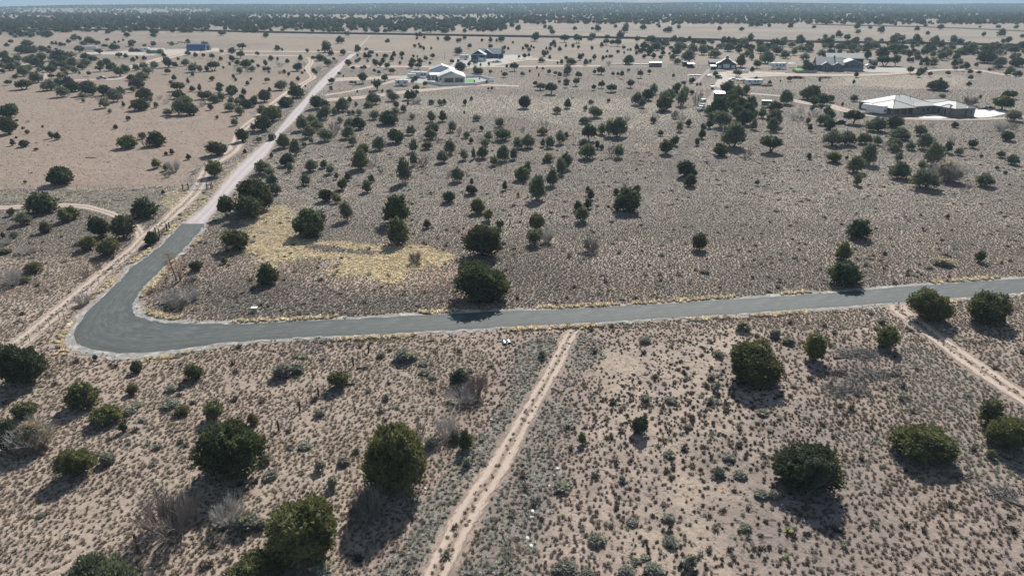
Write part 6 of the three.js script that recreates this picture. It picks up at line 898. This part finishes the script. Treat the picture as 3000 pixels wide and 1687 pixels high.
// ---------------------------------------------------------------- blue arched shed, trailers and cattle
{
  const t = site('arched_shed', 'blue arched metal shed with an open end on pale bare ground', 'shed', 582, 147, -8);
  const sh = new THREE.Shape(), pts = []; for (let i = 0; i <= 20; i++) { const a = Math.PI * (1 - i / 20), c = Math.cos(a), s = Math.sin(a); pts.push(new THREE.Vector2(4.6 * Math.sign(c) * Math.pow(Math.abs(c), 0.62), 5.0 * Math.pow(s, 0.62))); } sh.setFromPoints([new THREE.Vector2(-4.6, -0.5), ...pts, new THREE.Vector2(4.6, -0.5)]);
  part('shell', new THREE.ExtrudeGeometry(sh, { depth: 16.5, bevelEnabled: false }).translate(0, 0, -8.25).rotateY(Math.PI / 2), M.bluemetal, t); part('end_wall', new THREE.ExtrudeGeometry(sh, { depth: 0.1, bevelEnabled: false }).scale(0.96, 0.97, 1).rotateY(Math.PI / 2).translate(8.27, 0, 0), M.grey, t); door_(t, 3.2, 3.6, 8.42, 0.4, Math.PI / 2, M.black, 'doorway_shade'); part('rib', merge([-8, -4, 0, 4, 8].map((x) => new THREE.ExtrudeGeometry(sh, { depth: 0.12, bevelEnabled: false }).scale(1.008, 1.006, 1).rotateY(Math.PI / 2).translate(x, 0, 0))), M.bluemetal, t);  // black panel on the end wall paints the unlit interior of the shed
  const a = site('semi_trailer', 'white semi trailer standing among junipers beyond the little dirt lane', 'trailer', 262.5, 149, -2); part('body', rbox(13, 2.7, 2.5, 0, 1.1, 0, 0.08), M.white, a); part('chassis', box(12, 0.2, 1.6, 0, 0.9, 0), M.dark, a); wheels(a, 0.5, [[3.8, 1], [4.9, 1], [3.8, -1], [4.9, -1]]); part('landing_leg', merge([box(0.15, 1, 0.15, -4, 0, 0.8), box(0.15, 1, 0.15, -4, 0, -0.8)]), M.dark, a);
  const b = site('motorhome', 'white motorhome beside the dark soil heap near the blue arched shed', 'camper', 424, 151, -4); part('body', rbox(7.4, 2.6, 2.4, 0, 0.6, 0, 0.2), M.white, b); part('windscreen', box(0.06, 1.0, 2.1, -3.7, 1.5, 0), M.glass, b); window_(b, 1.2, 0.6, 1, 1.8, 1.2, 0, M.grey); wheels(b, 0.4, [[-2.4, 1.05], [2.2, 1.05], [-2.4, -1.05], [2.2, -1.05]]);
  const c = site('shipping_container', 'pale green shipping container behind two stemmed junipers', 'container', 458, 156, -3); part('body', box(10.5, 2.6, 2.5, 0, -0.1, 0), M.mint, c); part('corrugation', merge(Array.from({ length: 26 }, (_, i) => box(0.18, 2.3, 0.06, -5 + i * 0.4, 0.05, 1.27))), M.mint, c); part('door', box(0.06, 2.3, 2.2, 5.27, 0, 0), M.teal, c);
  const d = site('soil_heap', 'twin-peaked heap of dark brown soil next to the white motorhome', 'heap', 394.5, 151); part('heap', merge([heap(7, 3.0, 6, 21).translate(-1.6, 0, 0), heap(6, 2.6, 5, 22).translate(2.2, 0, 0.4)]), M.soilpile, d);
  const cow = (() => { const parts = []; const ell = (rx, ry, rz, x, y, z) => { const g = new THREE.SphereGeometry(1, 12, 8).scale(rx, ry, rz).translate(x, y, z); parts.push(g); }; ell(0.85, 0.40, 0.34, 0, 1.02, 0); ell(0.42, 0.36, 0.32, 0.55, 1.1, 0); ell(0.34, 0.17, 0.14, 1.0, 1.2, 0); ell(0.27, 0.14, 0.12, 1.32, 1.05, 0); for (const [x, z] of [[0.6, 0.2], [0.6, -0.2], [-0.65, 0.2], [-0.65, -0.2]]) parts.push(new THREE.CylinderGeometry(0.11, 0.055, 0.8, 7).translate(x, 0.4, z)); parts.push(new THREE.CylinderGeometry(0.025, 0.02, 0.7, 5).translate(-0.88, 0.75, 0), new THREE.ConeGeometry(0.05, 0.2, 5).rotateX(1.2).translate(1.1, 1.3, 0.16), new THREE.ConeGeometry(0.05, 0.2, 5).rotateX(-1.2).translate(1.1, 1.3, -0.16)); return merge(parts); })();
  const ORDER = ['first', 'second', 'third', 'fourth', 'fifth', 'sixth', 'seventh', 'eighth', 'ninth', 'tenth'];
  const spots = [[491, 128, 10], [497, 132, 170], [516.5, 130.5, 20], [524, 126.5, 190], [531, 126.5, 0], [540, 128, 160], [548, 129, 15], [555, 127, 175], [449, 128.5, 0], [452, 131, 190]];
  spots.forEach(([px, py, tn]) => { const s = spot(px, py), m = new THREE.Mesh(cow, M.cow); m.name = numbered('cow'); tag(m, ORDER[[...spots].sort((a, b) => b[0] - a[0]).findIndex((q) => q[0] === px)] + ' black cow counting away from the blue arched shed', 'cow', 'black cattle beside the blue arched shed'); m.position.set(s.x, s.y, -s.d); m.rotation.y = (tn * Math.PI) / 180; scene.add(shade(m)); });
  vehicle(site('pickup_truck', 'grey pickup truck on the pale lane among the western junipers', 'truck', 297, 232, 6), 'pickup', M.grey);
  const co = thing('corral_fence', 'dark corral fence of uneven posts reaching from the container to the blue arched shed', 'fence'); const R = rng(5); for (let i = 0; i < 22; i++) { const s = spot(482 + i * 3.2 + R(), 145.5 - 1.5 * (i / 22) + (i % 4 === 0 ? -1 : 0)); part('post', box(0.18, 1.3 + 0.9 * R(), 0.18, s.x, s.y - 0.2, -s.d), M.wood, co); } const ca = spot(482, 145.5), cb = spot(551, 144); for (const h of [0.6, 1.1]) part('rail', box(Math.hypot(cb.x - ca.x, cb.d - ca.d), 0.12, 0.06, 0, h, 0).rotateY(Math.atan2(cb.d - ca.d, cb.x - ca.x)).translate((ca.x + cb.x) / 2, (ca.y + cb.y) / 2, -(ca.d + cb.d) / 2), M.wood, co);
}
// ---------------------------------------------------------------- cars on the gravel road
const along = (a, b) => { const p = spot(...a), q = spot(...b); return THREE.MathUtils.radToDeg(Math.atan2(q.d - p.d, q.x - p.x)); };
vehicle(site('black_car', 'black car driving away on the pale gravel road past a grey-green bush', 'car', 797.5, 408, along([805, 402], [864, 336])), 'suv', M.black);
vehicle(site('blue_car', 'small blue car where the gravel road meets the farther lanes', 'car', 1042.5, 151, along([1000, 190], [1036, 157])), 'suv', M.bluemetal);
// ---------------------------------------------------------------- fences
const upright = (px, py, h, w, mat, parent, name = 'post', lean = 0) => { const s = spot(px, py), y = groundY(s.x, s.d), R = rng(Math.round(px * 7 + py)); const p = part(name, name === 'post' && w > 0.12 ? new THREE.CylinderGeometry(w / 2, w / 1.8, h + 0.4, 8).translate(0, h / 2 - 0.2, 0) : box(w, h + 0.3, w * 0.8, 0, -0.3, 0), mat, parent); p.position.set(s.x, y, -s.d); p.rotation.set((R() - 0.5) * 0.06 + lean, R() * 3, (R() - 0.5) * 0.06); return new THREE.Vector3(s.x, y, -s.d); };
function strands(parent, pts, heights, r = 0.012) { for (const h of heights) { const g = []; for (let i = 0; i + 1 < pts.length; i++) { const a = pts[i], b = pts[i + 1], L = a.distanceTo(b), m = a.clone().add(b).multiplyScalar(0.5), q = new THREE.Quaternion().setFromUnitVectors(new THREE.Vector3(1, 0, 0), b.clone().sub(a).normalize()); g.push(new THREE.BoxGeometry(L, r, r).applyQuaternion(q).translate(m.x, m.y + h, m.z)); } part('wire', merge(g), M.tpost, parent); } }
function wireFence(label, list, h, w, mat, heights = [0.35, 0.65, 0.95, 1.2]) { const f = thing('wire_fence', label, 'fence'), pts = list.map(([x, y]) => upright(x, y, h, w, mat, f)); strands(f, pts, heights); return f; }
wireFence('wire fence of thin steel posts along the edge of the bare pink meadow', [[-120, 559], [-85, 558], [-50, 557], [-15, 556], [20, 555], [54, 555], [89, 555], [123, 555], [157, 555], [190, 555], [224, 555], [258, 555], [290, 555], [324, 555], [356, 554.5], [390, 554.5], [422, 554], [455, 554], [490, 554], [512, 554]], 1.35, 0.07, M.tpost);
wireFence('wire fence of thin steel posts between the two-wheel track and the asphalt bend', [[455, 690], [427, 710], [399, 736], [382, 757], [365, 767], [348.5, 779], [329.5, 800], [310.5, 815.5], [289, 832], [267.4, 852], [243, 869], [220, 890], [196, 911], [173, 938], [145, 957], [116.6, 974], [86, 1000], [52, 1026], [15, 1052], [-30, 1085]], 1.35, 0.07, M.tpost);
wireFence('wire fence of thin posts on the meadow side of the gravel road', Array.from({ length: 40 }, (_, i) => { const u = i / 39, k = Math.pow(u, 0.62); const y = 532 - k * 316, tab = [[216, 980], [245, 925], [290, 884], [330, 838], [405, 775], [445, 735], [490, 682], [532, 630]]; let x = 630; for (let j = 0; j + 1 < tab.length; j++) if (y >= tab[j][0] && y <= tab[j + 1][0]) x = lerp(tab[j][1], tab[j + 1][1], (y - tab[j][0]) / (tab[j + 1][0] - tab[j][0])); return [x, y]; }), 1.3, 0.07, M.wood);
wireFence('thin fence crossing the brown flat below the plank shed', Array.from({ length: 15 }, (_, i) => [1829 + i * 5.2, 228 + i * 2.0]), 1.3, 0.08, M.wood);
{
  const f = thing('wooden_post_fence', 'row of thick wooden posts with thin steel posts between, below the asphalt road', 'fence');
  const big = [[1079.7, 1032.5], [1035, 1071], [932.6, 1158.5], [878, 1204], [815.7, 1260.5]], thin = [[1062, 1044], [1048, 1055], [1016, 1085], [1000, 1098], [948, 1143], [914, 1172], [898.5, 1187.5], [855, 1224], [838, 1239], [794, 1278], [770, 1299]], all = [];
  for (const [x, y] of big) all.push([x, upright(x, y, 1.35, 0.24, M.wood, f)]); for (const [x, y] of thin) all.push([x, upright(x, y, 1.15, 0.07, M.tpost, f)]); all.sort((a, b) => a[0] - b[0]); strands(f, all.map((q) => q[1]), [0.5, 0.9]);
  const g = thing('brace_fence', 'dark wooden corner posts with cross braces at the fork of the dirt tracks', 'fence'), pts = [[455.6, 688], [466, 692.5], [488.7, 676.5], [495.8, 672]].map(([x, y]) => upright(x, y, 1.65, 0.26, M.wood, g)), pair = (a, b, h0, h1) => { const p = pts[a].clone().setY(pts[a].y + h0), q = pts[b].clone().setY(pts[b].y + h1), d = q.clone().sub(p); part('brace', new THREE.CylinderGeometry(0.07, 0.07, d.length(), 6).applyQuaternion(new THREE.Quaternion().setFromUnitVectors(new THREE.Vector3(0, 1, 0), d.clone().normalize())).translate((p.x + q.x) / 2, (p.y + q.y) / 2, (p.z + q.z) / 2), M.wood, g); }; pair(1, 2, 0.9, 1.0); pair(1, 2, 0.1, 1.2); pair(2, 3, 1.1, 1.1);
  // the ranch gate
  const gate = thing('ranch_gate', 'white pipe ranch gate between dark wooden brace posts across the dirt track', 'gate'), gp = [[534.9, 555], [551.4, 554.7], [605.6, 554], [618, 555], [621.5, 550.5]].map(([x, y]) => upright(x, y, 1.6, 0.26, M.wood, gate)), rail = (a, b, h, r, mat, name) => { const p = gp[a].clone().setY(gp[a].y + h), q = gp[b].clone().setY(gp[b].y + h), d = q.clone().sub(p); part(name, new THREE.CylinderGeometry(r, r, d.length(), 6).applyQuaternion(new THREE.Quaternion().setFromUnitVectors(new THREE.Vector3(0, 1, 0), d.clone().normalize())).translate((p.x + q.x) / 2, (p.y + q.y) / 2, (p.z + q.z) / 2), mat, gate); };
  rail(0, 1, 1.15, 0.08, M.wood, 'brace'); rail(2, 3, 1.15, 0.08, M.wood, 'brace'); for (const h of [0.25, 0.5, 0.75, 1.0, 1.3]) rail(1, 2, h, 0.035, M.white, 'rail'); for (const u of [0.06, 0.35, 0.65, 0.94]) { const p = gp[1].clone().lerp(gp[2], u); part('upright', box(0.07, 1.15, 0.07, p.x, p.y + 0.2, p.z), M.white, gate); } const sp = gp[1].clone().lerp(gp[2], 0.46); part('sign', box(0.55, 0.5, 0.03, sp.x, sp.y + 0.65, sp.z + 0.06), M.trim, gate);
}
[[1494, 658, 1.25, 'lone weathered post standing beside a small stemmed juniper'], [1529, 627.6, 1.3, 'lone weathered post farther up the open grey slope'], [1688, 455, 1.3, 'lone weathered post at the edge of the shrub belt'], [1455, 693, 1.2, 'lone weathered post behind the shoulder of the big brown juniper'], [1344, 800, 1.3, 'lone weathered post at the side of the wide green juniper by the asphalt'], [405, 1618, 2.0, 'thick dark post in the shade of the big bare shrub']].forEach(([px, py, h, lb]) => { const q = thing('old_post', lb, 'post'); upright(px, py, h, 0.24, M.wood, q); part('wire_stub', box(0.3, 0.02, 0.02, ...(() => { const s = spot(px, py); return [s.x + 0.15, s.y + h * 0.7, -s.d]; })()), M.tpost, q); });
{ const q = thing('marker_post', 'thin leaning marker post beside the sharp asphalt bend', 'post'); upright(191, 949, 1.9, 0.09, M.plank, q); const s = spot(200, 954); part('footing', box(0.55, 0.28, 0.4, s.x, s.y, -s.d), M.white, q); }
// ---------------------------------------------------------------- utility box, culverts, sign board, poles
{
  const t = site('utility_box', 'grey-green utility cabinet with a sunlit top beside the asphalt road', 'utility box', 743.5, 917, 3); part('cabinet', rbox(0.92, 0.78, 0.72, 0, 0, -0.36, 0.03), M.greybox, t); part('lid', rbox(0.98, 0.07, 0.78, 0, 0.78, -0.36, 0.02), M.white, t); part('latch', box(0.14, 0.16, 0.04, 0.05, 0.38, 0.02), M.dark, t); part('pad', box(1.15, 0.1, 0.95, 0, -0.03, -0.36), M.concrete, t);  // white lid colour stands for sun and sky glare on the cabinet top
  [[1478.5, 1008, 'first of two pale culvert mouths below the asphalt road, the larger'], [1492.5, 1005.5, 'second of two pale culvert mouths below the asphalt road, the smaller']].forEach(([px, py, lb], i) => { const c = site('culvert_pipe', lb, 'pipe', px, py, i ? 22 : 12, undefined, 0.16), r = 0.27 - 0.03 * i; part('pipe', merge([new THREE.CylinderGeometry(r, r, 0.75, 20, 1, true).rotateX(Math.PI / 2 + 0.12).translate(0, r - 0.05, -0.28), new THREE.CylinderGeometry(r * 0.92, r * 0.92, 0.75, 20, 1, true).rotateX(Math.PI / 2 + 0.12).translate(0, r - 0.05, -0.28), new THREE.RingGeometry(r * 0.92, r, 20).translate(0, r, 0.1)]), new THREE.MeshStandardMaterial({ color: new THREE.Color().setRGB(0.55, 0.57, 0.56), roughness: 0.4, metalness: 0.6, side: THREE.DoubleSide }), c); part('rib', merge([0, 1].map((k) => new THREE.TorusGeometry(r, 0.015, 5, 20).translate(0, r - 0.04 * k, -k * 0.3))), M.steel, c); part('plug', new THREE.CircleGeometry(r * 0.92, 20).translate(0, r - 0.05, -0.2), M.black, c); });  // black disc paints the shade inside each pipe mouth
  const b = site('sign_board', 'dark board on two legs beside the lane off the gravel road', 'sign', 969.5, 267, -10); part('board', box(1.7, 1.9, 0.1, 0, 0.6, 0), M.brown, b); for (const x of [-0.7, 0.7]) part('leg', box(0.12, 1.4, 0.12, x, -0.2, -0.1), M.wood, b);
  [[1303, 175, 5.0, 'thin pole on the pale strip beyond the white gabled house'], [587, 155, 4.6, 'thin pole in front of the blue arched shed']].forEach(([px, py, h, lb]) => { const p = site('pole', lb, 'pole', px, py); part('shaft', new THREE.CylinderGeometry(0.08, 0.12, h, 8).translate(0, h / 2, 0), M.wood, p); part('crossarm', box(0.9, 0.1, 0.1, 0, h - 0.5, 0), M.wood, p); });
}
// ---------------------------------------------------------------- dead wood, logs and rocks
{
  const branchHeap = (seed, w, d, h, n) => { const R = rng(seed), tri = []; for (let i = 0; i < n; i++) { const a = R() * 6.2832, r = Math.sqrt(R()) * 0.5, p = new THREE.Vector3(Math.cos(a) * r * w, 0.03 + R() * h * (1 - 1.4 * r), Math.sin(a) * r * d), an = R() * 6.2832, L = 0.5 + 1.3 * R(); let q = p.clone(), dir = new THREE.Vector3(Math.cos(an), (R() - 0.35) * 0.7, Math.sin(an)).normalize(), rad = 0.02 + 0.045 * R() * R(); for (let k = 0; k < 3; k++) { const e = q.clone().addScaledVector(dir, L / 3); e.y = Math.max(0.02, e.y); limb(tri, q, e, rad, rad * 0.7, 4); q = e; rad *= 0.7; dir = dir.clone().add(new THREE.Vector3((R() - 0.5) * 0.8, (R() - 0.5) * 0.5, (R() - 0.5) * 0.8)).normalize(); } } return mesh3(tri, tri.map(() => 1)); };
  const heaps = [[2517, 1040, 6.0, 3.2, 0.9, 230, 'grey heap of dead branches between the two upright junipers'], [2456, 1094, 3.2, 2.4, 0.6, 110, 'small heap of dead branches closest to the wide olive juniper'], [2478, 1145, 6.2, 3.4, 0.8, 240, 'widest heap of bleached dead branches with curling limbs'], [2560, 1098, 4.6, 2.8, 0.7, 150, 'heap of dead branches with a dark crooked limb rising from it'], [2627, 1102, 2.4, 1.2, 0.35, 50, 'low scatter of dark dead twigs at the outer edge of the branch heaps'], [2515, 1118, 2.4, 1.8, 0.5, 70, 'dark core of dead branches in the middle of the branch heaps'], [2930, 1450, 4.2, 2.2, 0.35, 90, 'thin scatter of pale dead twigs on the sandy corner'], [2828, 1400, 2.6, 1.0, 0.3, 40, 'few pale dead twigs at the edge of the wide olive juniper shade']];
  heaps.forEach(([px, py, w, d, h, n, lb], i) => { const t = site('branch_heap', lb, 'dead branches', px, py); part('branches', branchHeap(300 + i, w, d, h, n), i % 3 === 1 ? M.log : M.deadgrey, t); const tri = []; limb(tri, new THREE.Vector3(-w * 0.3, 0.1, 0.2), new THREE.Vector3(w * 0.25, 0.25, -0.2), 0.09, 0.05, 7); part('thick_limb', mesh3(tri, tri.map(() => 1)), M.log, t); });
  const logs = [[1060, 1079, 1.5, 10, 'short grey log lying past the thick wooden posts'], [1026, 1126, 1.2, 14, 'short grey log beside the round juniper at the wooden posts'], [265, 463, 3.4, 0, 'dark fallen trunk on the bare pink meadow'], [2982, 1480, 2.2, -38, 'dark rotting log on the sandy corner'], [2470, 1050, 2.6, 2, 'straight dark trunk sticking out of the branch heaps'], [1224, 897, 1.0, -4, 'small grey log near the edge of the asphalt road']];
  logs.forEach(([px, py, L, tn, lb], i) => { const t = site('log', lb, 'log', px, py, tn); const tri = []; limb(tri, new THREE.Vector3(-L / 2, 0.12, 0), new THREE.Vector3(L / 2, 0.10, 0.1), 0.14, 0.09, 8); limb(tri, new THREE.Vector3(L * 0.1, 0.12, 0), new THREE.Vector3(L * 0.25, 0.4, 0.25), 0.06, 0.03, 6); part('trunk', mesh3(tri, tri.map(() => 1)), M.log, t); });
  const st = site('stump', 'dark jagged stump standing alone below the branch heaps', 'stump', 2645, 1138); { const tri = [], R = rng(77); for (let i = 0; i < 9; i++) { const a = R() * 6.28; limb(tri, new THREE.Vector3(Math.cos(a) * 0.2, 0, Math.sin(a) * 0.2), new THREE.Vector3(Math.cos(a) * 0.15, 0.4 + 0.7 * R(), Math.sin(a) * 0.15), 0.12, 0.03, 5); } for (let i = 0; i < 7; i++) { const a = R() * 6.28; limb(tri, new THREE.Vector3(Math.cos(a) * 0.2, 0.1, Math.sin(a) * 0.2), new THREE.Vector3(Math.cos(a) * (0.7 + R()), 0.02, Math.sin(a) * (0.7 + R())), 0.07, 0.02, 5); } part('trunk', mesh3(tri, tri.map(() => 1)), M.log, st); }
  const rockGeo = [0, 1, 2].map((k) => { const g = new THREE.IcosahedronGeometry(1, 1), a = g.attributes.position; for (let i = 0; i < a.count; i++) { const x = a.getX(i), y = a.getY(i), z = a.getZ(i), n = 1 + 0.3 * noise3(x * 1.7 + k * 9, y * 1.7, z * 1.7); a.setXYZ(i, x * n, y * n * 0.6, z * n * 0.8); } g.computeVertexNormals(); return g; }), R = rng(31);
  ADJ.q = ['bleached white']; NOUN.q = 'rock'; const rocks = [];
  `1634 1377; 1623 1395; 1609 1425; 1557 1517; 1546 1577; 1556 1600; 1736 1155; 1935 803; 1962 802; 1973 817; 1915 835; 1999 806; 1618 708; 2236 541; 1130 1250; 1560 1500; 2770 967; 2980 985; 1245 1430; 1440 1230`.split(';').forEach((q) => { const [x, y] = q.trim().split(' ').map(Number), s = spot(x, y), m = new THREE.Mesh(rockGeo[Math.floor(R() * 3)], M.rock); m.name = numbered('rock'); const rk = { k: 'q', tone: 0, cx: x, cy: y, area: R() * 100 }; rocks.push([m, rk]); const k = 0.14 + 0.14 * R(); m.scale.set(k * 1.3, k, k); m.rotation.y = R() * 6; m.position.set(s.x, groundY(s.x, s.d) + k * 0.2, -s.d); scene.add(shade(m)); rocks[rocks.length - 1][1].area = k; });
  describe(rocks.map((q) => q[1])); for (const [m, rk] of rocks) tag(m, rk.label, 'rock', 'white rocks among the tufts');
}
// ---------------------------------------------------------------- dead brown tree leaning by the asphalt
{
  const t = site('dead_tree', 'dead rust-brown tree with a thin bare trunk beside the asphalt bend', 'tree', 517, 822), tri = [], R = rng(55), s = sOf(517, 822), H = 84 * s;
  const v = (x, y, z) => new THREE.Vector3(x, y, z); limb(tri, v(0, -0.1, 0), v(-0.35, H * 0.45, 0.1), 0.14, 0.1, 7); limb(tri, v(-0.35, H * 0.45, 0.1), v(-0.75, H * 0.92, 0), 0.1, 0.03, 6);
  const tips = []; for (let i = 0; i < 46; i++) { const u = 0.42 + 0.55 * R(), b = v(lerp(0, -0.75, u), H * u, 0), a = R() * 6.28, e = b.clone().add(v(Math.cos(a) * (0.5 + 0.9 * R()), 0.25 + 0.7 * R() - 0.3, Math.sin(a) * (0.5 + 0.9 * R()))); limb(tri, b, e, 0.03, 0.01, 4); tips.push(e); }
  for (let i = 0; i < 26; i++) { const a = R() * 6.28, e = v(1.0 + Math.cos(a) * 0.9 * R(), H * (0.2 + 0.45 * R()), Math.sin(a) * 0.8); limb(tri, v(0.5 + 0.3 * R(), 0, 0.1), e, 0.03, 0.01, 4); tips.push(e); }
  part('trunk', mesh3(tri, tri.map(() => 1)), M.log, t);
  const f = [], c = []; for (const p of tips) for (let i = 0; i < 16; i++) { const q = p.clone().add(v((R() - 0.5) * 0.7, (R() - 0.5) * 0.6, (R() - 0.5) * 0.7)), d = v(R() - 0.5, R() - 0.2, R() - 0.5).normalize(), w = v(R() - 0.5, R() - 0.5, R() - 0.5).cross(d).normalize(); f.push(q.x - w.x * 0.035, q.y - w.y * 0.035, q.z - w.z * 0.035, q.x + w.x * 0.035, q.y + w.y * 0.035, q.z + w.z * 0.035, q.x + d.x * 0.22, q.y + d.y * 0.22, q.z + d.z * 0.22); const k = 0.7 + 0.6 * R(); for (let j = 0; j < 3; j++) c.push(k, k, k); }
  part('crown', mesh3(f, c), leaf(0.36, 0.235, 0.14), t);
}
renderer.render(scene, camera);
